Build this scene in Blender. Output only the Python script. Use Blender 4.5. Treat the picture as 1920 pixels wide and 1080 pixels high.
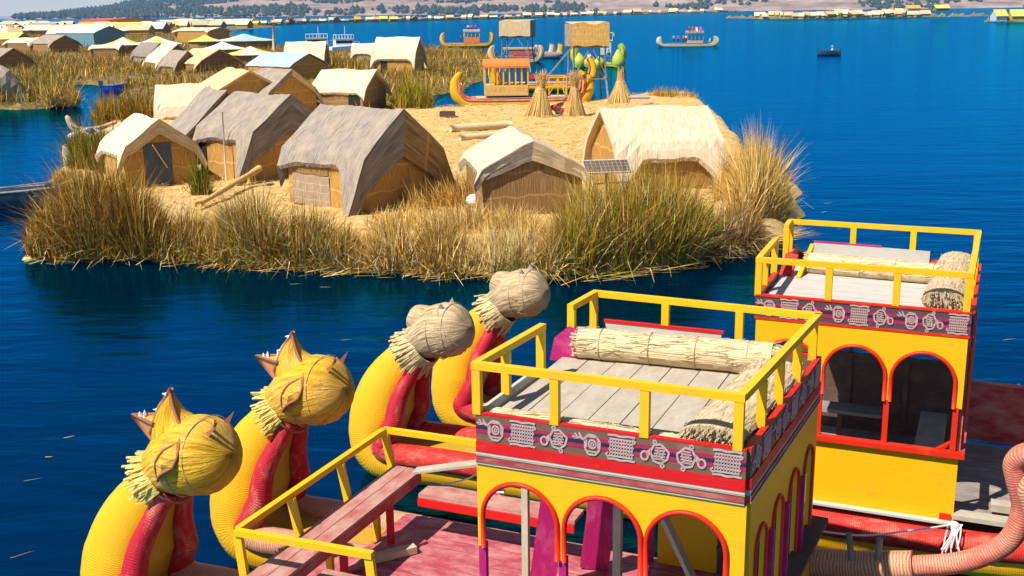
import bpy, math, random
import numpy as np
from mathutils import Vector, Matrix
R = math.radians
rnd = random.Random(7)
scene = bpy.context.scene
for o in list(bpy.data.objects): bpy.data.objects.remove(o)
col = scene.collection

# ------------------------------------------------------------------ camera
F_PX, HOR, ROLL, CAM_H = 2100.0, 22.0, 0.012, 7.1
pitch = math.atan((540-HOR)/F_PX)
Fv = Vector((0, math.cos(pitch), -math.sin(pitch)))
Uv = Vector((0, math.sin(pitch), math.cos(pitch)))
Rv = Vector((1, 0, 0))
c_, s_ = math.cos(ROLL), math.sin(ROLL)
R2 = c_*Rv - s_*Uv
U2 = s_*Rv + c_*Uv
CAM = Vector((0, 0, CAM_H))
cd = bpy.data.cameras.new('camera')
cam = bpy.data.objects.new('camera', cd); col.objects.link(cam)
cd.lens = 36*F_PX/1920; cd.sensor_width = 36; cd.clip_end = 60000; cd.clip_start = 0.1
M = Matrix((R2, U2, -Fv)).transposed().to_4x4(); M.translation = CAM
cam.matrix_world = M
scene.camera = cam

def ray(x, y): return Fv + R2*((x-960)/F_PX) + U2*((540-y)/F_PX)
def at(x, y, z=0.2):
    r = ray(x, y); return CAM + r*((z-CAM_H)/r.z)
def aty(x, y, Y):
    r = ray(x, y); return CAM + r*(Y/r.y)

# ------------------------------------------------------------------ light
SUN_H = Vector((-0.80, -0.60)).normalized(); SUN_EL = R(53)
sun_dir = Vector((SUN_H.x*math.cos(SUN_EL), SUN_H.y*math.cos(SUN_EL), math.sin(SUN_EL)))
ld = bpy.data.lights.new('sun', 'SUN'); ld.energy = 5.0; ld.angle = R(0.5); ld.color = (1.0, 0.97, 0.92)
lo = bpy.data.objects.new('sun', ld); col.objects.link(lo)
lo.rotation_euler = (-sun_dir).to_track_quat('-Z', 'Y').to_euler()
lo.location = (0, 0, 200)
w = bpy.data.worlds.new('World'); scene.world = w; w.use_nodes = True
wt = w.node_tree; wt.nodes.clear()
sky = wt.nodes.new('ShaderNodeTexSky'); sky.sky_type = 'NISHITA'; sky.sun_disc = False
sky.sun_elevation = SUN_EL; sky.sun_rotation = math.atan2(SUN_H.x, SUN_H.y)
sky.altitude = 3800; sky.air_density = 1.5; sky.dust_density = 1.0; sky.ozone_density = 3.0
bg = wt.nodes.new('ShaderNodeBackground'); bg.inputs[1].default_value = 0.072
wo = wt.nodes.new('ShaderNodeOutputWorld')
wt.links.new(sky.outputs[0], bg.inputs[0]); wt.links.new(bg.outputs[0], wo.inputs[0])
scene.view_settings.view_transform = 'Standard'; scene.view_settings.look = 'None'
scene.view_settings.exposure = 0.68; scene.view_settings.gamma = 1
scene.render.engine = 'CYCLES'
scene.cycles.max_bounces = 6; scene.cycles.volume_bounces = 0

# ------------------------------------------------------------------ materials
class NT:
    def __init__(s, name):
        s.m = bpy.data.materials.new(name); s.m.use_nodes = True
        s.t = s.m.node_tree; s.p = s.t.nodes['Principled BSDF']
        s.p.inputs['Roughness'].default_value = 0.8
        s.p.inputs['Specular IOR Level'].default_value = 0.25
    def n(s, typ, **kw):
        nd = s.t.nodes.new(typ)
        for k, v in kw.items(): setattr(nd, k, v)
        return nd
    def l(s, a, b): s.t.links.new(a, b)
    def uv(s, scale, kind='UV'):
        tc = s.n('ShaderNodeTexCoord'); mp = s.n('ShaderNodeMapping')
        mp.inputs['Scale'].default_value = scale
        s.l(tc.outputs[kind], mp.inputs[0]); return mp.outputs[0]
    def noise(s, vec, scale, detail=4, rough=0.6, dist=0):
        nd = s.n('ShaderNodeTexNoise'); nd.inputs['Scale'].default_value = scale
        nd.inputs['Detail'].default_value = detail; nd.inputs['Roughness'].default_value = rough
        nd.inputs['Distortion'].default_value = dist
        if vec is not None: s.l(vec, nd.inputs['Vector'])
        return nd.outputs['Fac']
    def ramp(s, fac, stops):
        nd = s.n('ShaderNodeValToRGB'); e = nd.color_ramp.elements
        while len(e) < len(stops): e.new(0.5)
        for el, (p, c) in zip(e, stops):
            el.position = p; el.color = tuple(c)+(1,) if len(c) == 3 else c
        s.l(fac, nd.inputs[0]); return nd.outputs[0]
    def mix(s, fac, a, b, mode='MIX'):
        nd = s.n('ShaderNodeMixRGB', blend_type=mode)
        for i, v in ((0, fac), (1, a), (2, b)):
            if hasattr(v, 'is_output'): s.l(v, nd.inputs[i])
            elif i == 0: nd.inputs[0].default_value = v
            else: nd.inputs[i].default_value = tuple(v)+(1,)
        return nd.outputs[0]
    def math(s, op, a, b=0.0):
        nd = s.n('ShaderNodeMath', operation=op)
        for i, v in ((0, a), (1, b)):
            if hasattr(v, 'is_output'): s.l(v, nd.inputs[i])
            else: nd.inputs[i].default_value = v
        return nd.outputs[0]
    def bump(s, h, strength, dist=0.02):
        nd = s.n('ShaderNodeBump'); nd.inputs['Strength'].default_value = strength
        nd.inputs['Distance'].default_value = dist
        s.l(h, nd.inputs['Height']); s.l(nd.outputs[0], s.p.inputs['Normal'])
    def base(s, c):
        if hasattr(c, 'is_output'): s.l(c, s.p.inputs['Base Color'])
        else: s.p.inputs['Base Color'].default_value = tuple(c)+(1,)
    def rough(s, v): s.p.inputs['Roughness'].default_value = v

def m_streak(name, dark, mid, light, su=20, sv=1.6, bump=0.9, bands=0.0, patch=None, speck=0.0):
    """straw laid in one direction: uv v runs along the straw"""
    a = NT(name)
    st = a.noise(a.uv((su, sv, 1)), 1.0, 5, 0.65)
    c = a.ramp(st, [(0.28, dark), (0.5, mid), (0.72, light)])
    if patch:
        p = a.noise(a.uv((1, 1, 1)), 1.3, 4, 0.6)
        pf = a.ramp(p, [(0.42, (0, 0, 0)), (0.66, (1, 1, 1))])
        c = a.mix(pf, c, a.mix(0.65, c, patch))
    h = st
    if speck:
        sp = a.noise(a.uv((su*1.2, 9, 1)), 1.0, 4, 0.75)
        c = a.mix(a.math('MULTIPLY', a.ramp(sp, [(0.56, (0, 0, 0)), (0.66, (1, 1, 1))]), speck), c, [x*0.6 for x in dark])
        h = a.math('SUBTRACT', st, a.math('MULTIPLY', sp, 0.5))
    if bands:
        tc = a.n('ShaderNodeTexCoord'); sx = a.n('ShaderNodeSeparateXYZ'); a.l(tc.outputs['UV'], sx.inputs[0])
        nz = a.noise(a.uv((1.5, 0.5, 1)), 1.0, 2)
        vv = a.math('ADD', a.math('DIVIDE', sx.outputs[1], bands), a.math('MULTIPLY', nz, 0.5))
        fr = a.math('FRACT', vv)
        line = a.math('LESS_THAN', fr, 0.09)
        c = a.mix(a.math('MULTIPLY', line, 0.3), c, [min(1, x*1.5) for x in light])
        lip = a.math('MULTIPLY', fr, 0.5)
        h = a.math('ADD', a.math('MULTIPLY', st, 0.6), lip)
    a.base(c); a.bump(h, bump, 0.04); a.rough(0.9); return a.m

def m_bound(name, main, worn, amt=0.5, period=0.028, straw=(0.5, 0.36, 0.16)):
    """painted reed bundle bound round and round: uv u runs along the bundle"""
    a = NT(name)
    tc = a.n('ShaderNodeTexCoord'); sx = a.n('ShaderNodeSeparateXYZ'); a.l(tc.outputs['UV'], sx.inputs[0])
    nz = a.noise(a.uv((3, 3, 1)), 1.0, 3)
    u = a.math('ADD', a.math('DIVIDE', sx.outputs[0], period), a.math('MULTIPLY', nz, 3.2))
    sn = a.math('SINE', a.math('MULTIPLY', u, 6.2832))
    fib = a.noise(a.uv((3, 70, 1)), 1.0, 4, 0.7)
    c = a.mix(a.ramp(fib, [(0.35, (0, 0, 0)), (0.75, (1, 1, 1))]), main, [x*0.78 for x in main])
    c = a.mix(0.6, c, a.mix(a.noise(a.uv((6, 6, 1)), 1.0, 5), main, worn))
    wn = a.noise(a.uv((1.6, 3.2, 1)), 1.0, 6, 0.7)
    wf = a.ramp(wn, [(0.62-amt*0.3, (0, 0, 0)), (0.80-amt*0.22, (1, 1, 1))])
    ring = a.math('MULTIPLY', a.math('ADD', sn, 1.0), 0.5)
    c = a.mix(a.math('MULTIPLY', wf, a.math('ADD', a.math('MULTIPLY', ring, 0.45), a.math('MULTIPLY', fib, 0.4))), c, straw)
    groove_shade = a.math('LESS_THAN', ring, 0.16)
    c = a.mix(a.math('MULTIPLY', groove_shade, 0.25), c, [x*0.5 for x in main])  # shade in the grooves between bindings, darkened into the base colour
    a.base(c); a.bump(a.math('ADD', a.math('MULTIPLY', sn, 0.22), a.math('MULTIPLY', fib, 1.0)), 0.42, 0.016)
    a.rough(0.6); return a.m

def m_paint(name, c, worn, amt=0.4, rough=0.5, grain=(4, 60)):
    a = NT(name)
    n1 = a.noise(a.uv((grain[0], grain[1], 1)), 1.0, 4)
    n2 = a.noise(a.uv((2.5, 5, 1)), 1.0, 6, 0.7)
    wf = a.ramp(n2, [(0.66-amt*0.35, (0, 0, 0)), (0.80-amt*0.2, (1, 1, 1))])
    cc = a.mix(a.math('MULTIPLY', n1, 0.35), c, [x*0.62 for x in c])
    cc = a.mix(a.math('MULTIPLY', wf, 0.75), cc, worn)
    n3 = a.noise(a.uv((16, 34, 1)), 1.0, 3, 0.7)
    cc = a.mix(a.math('MULTIPLY', a.ramp(n3, [(0.66, (0, 0, 0)), (0.72, (1, 1, 1))]), 0.55), cc, [x*0.4+0.03 for x in c])
    a.base(cc); a.bump(n1, 0.25, 0.01); a.rough(rough); return a.m

def m_plain(name, c, var=0.25, scale=6, rough=0.8, bump=0.2):
    a = NT(name)
    n1 = a.noise(a.uv((scale, scale, scale), 'Object'), 1.0, 5)
    a.base(a.mix(n1, [x*(1-var) for x in c], [min(1, x*(1+var)) for x in c])); a.bump(n1, bump, 0.02); a.rough(rough)
    return a.m

def m_attr(name):
    a = NT(name); at_ = a.n('ShaderNodeAttribute', attribute_name='col')
    a.base(at_.outputs['Color']); a.rough(0.85); a.p.inputs['Specular IOR Level'].default_value = 0.06; return a.m

MT = {}
MT['thatch_grey'] = m_streak('thatch_grey', (0.09, 0.065, 0.05), (0.27, 0.215, 0.165), (0.44, 0.36, 0.28), su=26, patch=(0.42, 0.31, 0.21), speck=0.5)
MT['thatch_dark'] = m_streak('thatch_dark', (0.10, 0.075, 0.055), (0.23, 0.18, 0.14), (0.36, 0.29, 0.23))
MT['thatch_pale'] = m_streak('thatch_pale', (0.46, 0.33, 0.19), (0.70, 0.55, 0.36), (0.80, 0.68, 0.49), su=30, patch=(0.62, 0.43, 0.23), speck=0.15)
MT['thatch_tan'] = m_streak('thatch_tan', (0.34, 0.22, 0.10), (0.55, 0.39, 0.20), (0.70, 0.54, 0.32))
MT['mat_wall'] = m_streak('mat_wall', (0.20, 0.09, 0.02), (0.48, 0.25, 0.05), (0.66, 0.38, 0.10), patch=(0.34, 0.19, 0.07), su=26, sv=2, bands=0.85)
MT['mat_wall_brown'] = m_streak('mat_wall_brown', (0.11, 0.055, 0.02), (0.27, 0.15, 0.05), (0.42, 0.25, 0.10), su=30, sv=1.5, bands=0.85)
MT['mat_wall_grey'] = m_streak('mat_wall_grey', (0.20, 0.13, 0.07), (0.36, 0.26, 0.16), (0.50, 0.38, 0.26), su=40, sv=2, bands=0.3)
MT['straw_roll'] = m_streak('straw_roll_straw', (0.42, 0.28, 0.11), (0.68, 0.52, 0.28), (0.80, 0.68, 0.45), su=3, sv=55, bump=0.8)
MT['straw_dry'] = m_streak('straw_dry', (0.30, 0.20, 0.10), (0.52, 0.39, 0.22), (0.68, 0.55, 0.36), su=4, sv=50, bump=0.9)
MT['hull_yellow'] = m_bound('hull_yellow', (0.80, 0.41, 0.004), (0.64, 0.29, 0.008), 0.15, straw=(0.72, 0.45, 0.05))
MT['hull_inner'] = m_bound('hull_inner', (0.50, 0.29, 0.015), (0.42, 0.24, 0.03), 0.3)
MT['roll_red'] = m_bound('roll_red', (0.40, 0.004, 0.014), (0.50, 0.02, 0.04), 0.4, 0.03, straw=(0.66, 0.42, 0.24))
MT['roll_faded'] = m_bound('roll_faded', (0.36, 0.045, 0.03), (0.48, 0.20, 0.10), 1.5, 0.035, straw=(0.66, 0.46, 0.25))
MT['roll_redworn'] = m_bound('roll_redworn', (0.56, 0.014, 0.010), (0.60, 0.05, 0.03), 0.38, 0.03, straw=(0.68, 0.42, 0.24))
MT['mat_gold'] = m_streak('mat_gold', (0.38, 0.19, 0.04), (0.66, 0.38, 0.10), (0.78, 0.52, 0.20), su=20, sv=2, bands=0.4)
MT['straw_gold'] = m_streak('straw_gold', (0.34, 0.18, 0.045), (0.64, 0.40, 0.13), (0.78, 0.56, 0.26), su=3, sv=40)
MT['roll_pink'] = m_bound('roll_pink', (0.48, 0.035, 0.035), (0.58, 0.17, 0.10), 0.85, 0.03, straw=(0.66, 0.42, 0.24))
MT['head_yellow'] = m_streak('head_yellow', (0.30, 0.13, 0.006), (0.68, 0.34, 0.012), (0.78, 0.48, 0.06), su=3, sv=26, bump=1.3, speck=0.35, patch=(0.68, 0.42, 0.12))
MT['head_straw'] = m_streak('head_straw', (0.22, 0.12, 0.05), (0.48, 0.33, 0.17), (0.66, 0.51, 0.31), su=3, sv=30, bump=1.0, speck=0.4)
MT['fringe'] = m_streak('fringe_straw', (0.45, 0.30, 0.10), (0.64, 0.48, 0.22), (0.76, 0.64, 0.40), su=20, sv=20)
MT['fringe_y'] = m_streak('fringe_yellow', (0.60, 0.36, 0.04), (0.72, 0.50, 0.12), (0.80, 0.66, 0.32), su=20, sv=20)
MT['trim_brown'] = m_plain('trim_brown', (0.30, 0.11, 0.05))
MT['jaw_orange'] = m_plain('jaw_orange', (0.75, 0.30, 0.10))
MT['tooth'] = m_plain('tooth_white', (0.8, 0.78, 0.74), 0.05)
MT['yellow'] = m_paint('yellow_paint', (0.82, 0.415, 0.003), (0.60, 0.29, 0.02), 0.28)
MT['yellow_rail'] = m_paint('yellow_rail_paint', (0.80, 0.43, 0.005), (0.50, 0.29, 0.04), 0.4)
MT['orange_trim'] = m_paint('orange_trim', (0.64, 0.022, 0.004), (0.72, 0.10, 0.012), 0.3)
MT['red'] = m_paint('red_paint', (0.60, 0.010, 0.008), (0.62, 0.05, 0.04), 0.3)
MT['red_worn'] = m_paint('red_worn', (0.40, 0.032, 0.03), (0.48, 0.21, 0.15), 0.75)
MT['bench_worn'] = m_paint('bench_worn', (0.36, 0.07, 0.055), (0.48, 0.31, 0.24), 1.0)
MT['magenta'] = m_paint('magenta_paint', (0.42, 0.012, 0.11), (0.52, 0.10, 0.18), 0.5)
MT['pink_deck'] = m_paint('pink_deck', (0.36, 0.05, 0.07), (0.52, 0.25, 0.22), 0.75)
MT['plank_grey'] = m_paint('plank_grey', (0.38, 0.31, 0.225), (0.48, 0.41, 0.31), 0.7, 0.85)
MT['plank_white'] = m_paint('plank_white', (0.50, 0.45, 0.38), (0.42, 0.32, 0.24), 0.4, 0.7)
MT['wood_bare'] = m_paint('wood_bare', (0.50, 0.37, 0.24), (0.60, 0.48, 0.34), 0.6, 0.85)
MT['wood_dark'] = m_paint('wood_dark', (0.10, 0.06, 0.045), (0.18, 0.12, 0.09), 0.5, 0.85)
MT['wood_weather'] = m_paint('wood_weathered', (0.22, 0.18, 0.15), (0.36, 0.31, 0.26), 0.6, 0.9)
MT['frieze'] = m_paint('frieze_brown', (0.17, 0.085, 0.045), (0.24, 0.14, 0.085), 0.4)
MT['frieze_dark'] = m_paint('frieze_dark', (0.085, 0.055, 0.06), (0.12, 0.08, 0.07), 0.4)
MT['frieze_pink'] = m_paint('frieze_pink', (0.36, 0.018, 0.06), (0.30, 0.04, 0.06), 0.3)
MT['frieze_black'] = m_paint('frieze_black', (0.03, 0.022, 0.035), (0.06, 0.04, 0.05), 0.3)
MT['figure'] = m_paint('figure_pale', (0.50, 0.36, 0.31), (0.40, 0.22, 0.19), 0.7)
MT['door_grey'] = m_paint('door_grey', (0.075, 0.085, 0.10), (0.13, 0.14, 0.15), 0.5, 0.6)
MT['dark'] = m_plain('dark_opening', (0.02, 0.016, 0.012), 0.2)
MT['blue'] = m_paint('blue_paint', (0.01, 0.10, 0.42), (0.02, 0.18, 0.5), 0.3)
MT['boat_blue'] = m_paint('boat_blue', (0.02, 0.06, 0.12), (0.05, 0.12, 0.2), 0.4)
MT['boat_teal'] = m_paint('boat_teal', (0.02, 0.05, 0.07), (0.08, 0.13, 0.15), 0.5)
MT['rope'] = m_plain('rope_white', (0.62, 0.58, 0.52))
MT['plastic_w'] = m_plain('plastic_white', (0.75, 0.78, 0.8), 0.08, rough=0.4)
MT['tin_blue'] = m_paint('tin_blue', (0.36, 0.46, 0.52), (0.50, 0.58, 0.62), 0.5, 0.5, (60, 2))
MT['tin_green'] = m_paint('tin_green', (0.52, 0.66, 0.46), (0.66, 0.74, 0.54), 0.4, 0.5, (60, 2))
MT['tin_wall'] = m_paint('tin_wall', (0.12, 0.24, 0.27), (0.2, 0.3, 0.32), 0.5, 0.6, (60, 2))
MT['tin_red'] = m_paint('tin_red', (0.62, 0.07, 0.05), (0.7, 0.15, 0.08), 0.4, 0.6, (60, 2))
MT['tin_orange'] = m_paint('tin_orange', (0.75, 0.36, 0.03), (0.8, 0.45, 0.08), 0.4, 0.6)
MT['tent_white'] = m_paint('tent_white', (0.78, 0.80, 0.76), (0.7, 0.72, 0.66), 0.4)
MT['tent_yellow'] = m_paint('tent_yellow', (0.75, 0.62, 0.10), (0.78, 0.70, 0.3), 0.4)
MT['tent_lime'] = m_paint('tent_lime', (0.46, 0.60, 0.14), (0.56, 0.66, 0.3), 0.4)
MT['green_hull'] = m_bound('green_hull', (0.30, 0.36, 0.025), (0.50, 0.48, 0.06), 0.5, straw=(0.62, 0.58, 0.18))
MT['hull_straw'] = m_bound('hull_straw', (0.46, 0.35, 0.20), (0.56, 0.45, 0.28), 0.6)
MT['orange_roof'] = m_streak('orange_roof', (0.42, 0.10, 0.02), (0.66, 0.18, 0.03), (0.74, 0.32, 0.10), su=4, sv=30)
MT['skin'] = m_plain('skin', (0.36, 0.19, 0.12), 0.1)
MT['hair'] = m_plain('hair', (0.015, 0.012, 0.01), 0.1)
for nm, c in dict(cloth_red=(0.55, 0.03, 0.03), cloth_pink=(0.75, 0.06, 0.32), cloth_white=(0.72, 0.70, 0.68), cloth_dark=(0.03, 0.03, 0.04),
                  cloth_blue=(0.05, 0.12, 0.32), cloth_grey=(0.28, 0.27, 0.26)).items(): MT[nm] = m_plain(nm, c, 0.15)
MT['reed'] = m_attr('reed_blades')
a = NT('solar_cells')
br = a.n('ShaderNodeTexBrick'); br.inputs['Scale'].default_value = 1; br.offset = 0
br.inputs['Color1'].default_value = (0.10, 0.065, 0.05, 1); br.inputs['Color2'].default_value = (0.13, 0.08, 0.06, 1); br.inputs['Mortar'].default_value = (0.26, 0.23, 0.2, 1)
br.inputs['Brick Width'].default_value = 0.16; br.inputs['Row Height'].default_value = 0.2; br.inputs['Mortar Size'].default_value = 0.012
a.l(a.uv((1, 1, 1)), br.inputs[0]); a.base(br.outputs[0]); a.rough(0.25); MT['solar'] = a.m

# straw ground
a = NT('straw_ground')
n1 = a.noise(a.uv((1, 1, 1), 'Object'), 0.5, 6, 0.7); n2 = a.noise(a.uv((9, 26, 9), 'Object'), 1.0, 5, 0.75)
c = a.ramp(n2, [(0.32, (0.34, 0.19, 0.055)), (0.5, (0.70, 0.45, 0.17)), (0.7, (0.82, 0.60, 0.29))]); c = a.mix(a.math('MULTIPLY', a.ramp(n1, [(0.4, (0, 0, 0)), (0.7, (1, 1, 1))]), 0.6), c, (0.60, 0.36, 0.12))
a.base(c); a.bump(n2, 0.8, 0.08); a.rough(0.95); MT['ground'] = a.m
a = NT('reed_ground')
n2 = a.noise(a.uv((1, 1, 1), 'Object'), 0.8, 6, 0.75)
a.base(a.ramp(n2, [(0.3, (0.07, 0.05, 0.014)), (0.52, (0.17, 0.11, 0.03)), (0.75, (0.40, 0.27, 0.10))])); a.bump(n2, 0.9, 0.3); a.rough(0.95); MT['reed_ground'] = a.m
# water
a = NT('lake_water')
v1 = a.uv((0.30, 0.85, 1), 'Object'); v2 = a.uv((1.1, 3.0, 1), 'Object'); v3 = a.uv((0.012, 0.05, 1), 'Object'); v0 = a.uv((0.05, 0.20, 1), 'Object')
nn = a.math('ADD', a.math('MULTIPLY', a.noise(v1, 1.0, 3, 0.55, 0.4), 1.0), a.math('MULTIPLY', a.noise(v2, 1.0, 3, 0.6, 0.6), 0.30)); nn = a.math('ADD', nn, a.math('MULTIPLY', a.noise(v0, 1.0, 4, 0.6, 0.5), 2.2))
a.t.nodes.remove(a.p)
bp = a.n('ShaderNodeBump'); bp.inputs['Strength'].default_value = 0.5; bp.inputs['Distance'].default_value = 0.09; a.l(nn, bp.inputs['Height'])
df = a.n('ShaderNodeBsdfDiffuse'); a.l(a.mix(a.noise(v3, 1.0, 3), (0.0, 0.005, 0.014), (0.0, 0.009, 0.025)), df.inputs['Color'])
gl = a.n('ShaderNodeBsdfGlossy'); gl.inputs['Color'].default_value = (0.01, 0.48, 1.0, 1); gl.inputs['Roughness'].default_value = 0.09; a.l(bp.outputs[0], gl.inputs['Normal'])
fr = a.n('ShaderNodeFresnel'); fr.inputs['IOR'].default_value = 1.8; a.l(bp.outputs[0], fr.inputs['Normal'])
mx = a.n('ShaderNodeMixShader'); a.l(fr.outputs[0], mx.inputs[0]); a.l(df.outputs[0], mx.inputs[1]); a.l(gl.outputs[0], mx.inputs[2])
a.l(mx.outputs[0], a.t.nodes['Material Output'].inputs[0])
MT['water'] = a.m
a = NT('hill_earth')
n1 = a.noise(a.uv((1, 1, 1.6), 'Object'), 0.006, 7, 0.65); n2 = a.noise(a.uv((1, 1, 1), 'Object'), 0.03, 5, 0.7)
c = a.ramp(n1, [(0.36, (0.17, 0.11, 0.07)), (0.5, (0.33, 0.22, 0.15)), (0.64, (0.46, 0.33, 0.23))])
c = a.mix(a.ramp(n2, [(0.5, (0, 0, 0)), (0.7, (1, 1, 1))]), c, (0.17, 0.13, 0.08)); a.base(c); a.rough(1); a.bump(n1, 0.6, 20); MT['hill'] = a.m
a = NT('hill_trees'); n1 = a.noise(a.uv((1, 1, 1), 'Object'), 0.05, 3)
a.base(a.mix(n1, (0.018, 0.035, 0.016), (0.05, 0.075, 0.03))); a.rough(1); MT['forest'] = a.m

# ------------------------------------------------------------------ mesh builder
class MB:
    def __init__(s): s.v = []; s.f = []; s.uv = []; s.mi = []
    def add(s, vs, fs, uvs=None, mi=0):
        b = len(s.v); s.v += [tuple(x) for x in vs]
        for i, f in enumerate(fs):
            s.f.append([b+k for k in f]); s.uv.append(uvs[i] if uvs else None); s.mi.append(mi)
        return s
    def box(s, c, d, rot=None, mi=0):
        c = Vector(c); rm = rot if rot is not None else Matrix.Identity(3)
        vs = [c + rm @ Vector((sx*d[0]/2, sy*d[1]/2, sz*d[2]/2)) for sx in (-1, 1) for sy in (-1, 1) for sz in (-1, 1)]
        fs = [(0, 1, 3, 2), (4, 6, 7, 5), (0, 4, 5, 1), (2, 3, 7, 6), (0, 2, 6, 4), (1, 5, 7, 3)]
        ax = [(1, 2), (1, 2), (0, 2), (0, 2), (0, 1), (0, 1)]
        L = [(sx*d[0]/2, sy*d[1]/2, sz*d[2]/2) for sx in (-1, 1) for sy in (-1, 1) for sz in (-1, 1)]
        uvs = []
        o = rnd.uniform(0, 9)
        for f, (p, q) in zip(fs, ax):
            if d[p] < d[q]: p, q = q, p
            uvs.append([(L[k][p]+o, L[k][q]+o) for k in f])
        return s.add(vs, fs, uvs, mi)
    def bar(s, p0, p1, wd, th, up=(0, 0, 1), mi=0):
        p0 = Vector(p0); p1 = Vector(p1); t = (p1-p0); L = t.length; t.normalize()
        up = Vector(up)
        if abs(t.dot(up)) > 0.95: up = Vector((1, 0, 0))
        b = t.cross(up).normalized(); n = b.cross(t)
        rm = Matrix((t, b, n)).transposed()
        return s.box((p0+p1)/2, (L, wd, th), rm, mi)
    def tube(s, pts, rad, n=12, caps=True, mi=0, flat=1.0, wob=0.0):
        pts = [Vector(p) for p in pts]
        if not hasattr(rad, '__len__'): rad = [rad]*len(pts)
        vs = []; d = 0; ds = []
        up = Vector((0, 0, 1)); prevn = None
        for i, p in enumerate(pts):
            t = (pts[min(i+1, len(pts)-1)] - pts[max(i-1, 0)]).normalized()
            if prevn is None:
                nn = up if abs(t.dot(up)) < 0.9 else Vector((1, 0, 0))
            else: nn = prevn
            nn = (nn - t*nn.dot(t)).normalized(); prevn = nn
            b = t.cross(nn)
            if i: d += (p-pts[i-1]).length
            ds.append(d)
            for k in range(n):
                an = 2*math.pi*k/n; r = rad[i]*(1+wob*rnd.uniform(-1, 1))
                vs.append(p + nn*(math.cos(an)*r) + b*(math.sin(an)*r*flat))
        fs = []; uvs = []; rm = sum(rad)/len(rad); o = rnd.uniform(0, 20)
        for i in range(len(pts)-1):
            for k in range(n):
                k2 = (k+1) % n
                fs.append((i*n+k, i*n+k2, (i+1)*n+k2, (i+1)*n+k))
                va = 2*math.pi*rm*k/n+o; vb = 2*math.pi*rm*(k+1)/n+o
                uvs.append([(ds[i]+o, va), (ds[i]+o, vb), (ds[i+1]+o, vb), (ds[i+1]+o, va)])
        if caps:
            for i, rev in ((0, True), (len(pts)-1, False)):
                f = [i*n+k for k in range(n)]
                fs.append(f if rev else f[::-1]); ff = fs[-1]
                uvs.append([(0.3*math.cos(6.28*k/n), 0.3*math.sin(6.28*k/n)) for k in range(n)])
        return s.add(vs, fs, uvs, mi)
    def grid(s, P, uvs=None, mi=0, closed=False):
        """P[i][j] points"""
        ni, nj = len(P), len(P[0]); vs = [p for r_ in P for p in r_]; fs = []; us = []
        for i in range(ni-1):
            for j in range(nj if closed else nj-1):
                j2 = (j+1) % nj
                fs.append((i*nj+j, i*nj+j2, (i+1)*nj+j2, (i+1)*nj+j))
                if uvs: us.append([uvs(i, j), uvs(i, j+1), uvs(i+1, j+1), uvs(i+1, j)])
        return s.add(vs, fs, us if uvs else None, mi)
    def ell(s, c, r, rot=None, nu=14, nv=9, mi=0):
        c = Vector(c); rm = rot if rot is not None else Matrix.Identity(3); P = []
        for i in range(nv+1):
            th = math.pi*i/nv
            P.append([c + rm @ Vector((-r[0]*math.cos(th), r[1]*math.sin(th)*math.cos(6.28318*j/nu), r[2]*math.sin(th)*math.sin(6.28318*j/nu))) for j in range(nu)])
        return s.grid(P, lambda i, j: (i/nv*r[0]*3, j/nu*6.3*r[1]), mi, True)
    def prism(s, poly, n, th, mi=0):
        """poly: 3d points in a plane, extruded by th along n"""
        n = Vector(n).normalized()*th; k = len(poly)
        vs = [Vector(p) for p in poly] + [Vector(p)+n for p in poly]
        fs = [list(range(k))[::-1], list(range(k, 2*k))] + [(i, (i+1) % k, k+(i+1) % k, k+i) for i in range(k)]
        return s.add(vs, fs, None, mi)
    def build(s, name, mats, parent=None, smooth=False, loc=None, rz=0):
        me = bpy.data.meshes.new(name); me.from_pydata(s.v, [], s.f)
        if not isinstance(mats, (list, tuple)): mats = [mats]
        for m in mats: me.materials.append(MT[m] if isinstance(m, str) else m)
        ul = me.uv_layers.new(name='UVMap').data
        k = 0
        for p, uvs in zip(me.polygons, s.uv):
            p.material_index = s.mi[p.index]; p.use_smooth = smooth
            if uvs is None:
                n = p.normal; ax = max(range(3), key=lambda i: abs(n[i])); a1, a2 = [(1, 2), (0, 2), (0, 1)][ax]
                uvs = [(me.vertices[v].co[a1], me.vertices[v].co[a2]) for v in p.vertices]
            for q in range(p.loop_total): ul[p.loop_start+q].uv = uvs[q]
        me.update()
        o = bpy.data.objects.new(name, me); col.objects.link(o)
        if parent is not None: o.parent = parent
        if loc is not None: o.location = loc; o.rotation_euler[2] = rz
        return o

def tag(o, label=None, cat=None, group=None, kind=None):
    if label: o['label'] = label
    if cat: o['category'] = cat
    if group: o['group'] = group
    if kind: o['kind'] = kind
    return o
def empty(name, loc, rz=0, label=None, cat=None, group=None):
    o = bpy.data.objects.new(name, None); col.objects.link(o); o.location = loc; o.rotation_euler = (0, 0, rz); o.empty_display_size = 0.2
    return tag(o, label, cat, group)
def copy_tree(o, parent=None):
    c = o.copy(); col.objects.link(c)
    if parent is not None: c.parent = parent
    for ch in list(o.children): copy_tree(ch, c)
    return c
def catmull(P, m=6):
    P = [tuple(p) for p in P]; Q = [P[0]] + P + [P[-1]]; out = []
    for i in range(1, len(Q)-2):
        for k in range(m):
            t = k/m; a_, b_, c2, d_ = Q[i-1], Q[i], Q[i+1], Q[i+2]
            out.append(tuple(0.5*((2*b)+(-a1+cc)*t+(2*a1-5*b+4*cc-dd)*t*t+(-a1+3*b-3*cc+dd)*t**3) for a1, b, cc, dd in zip(a_, b_, c2, d_)))
    out.append(P[-1]); return out

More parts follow.
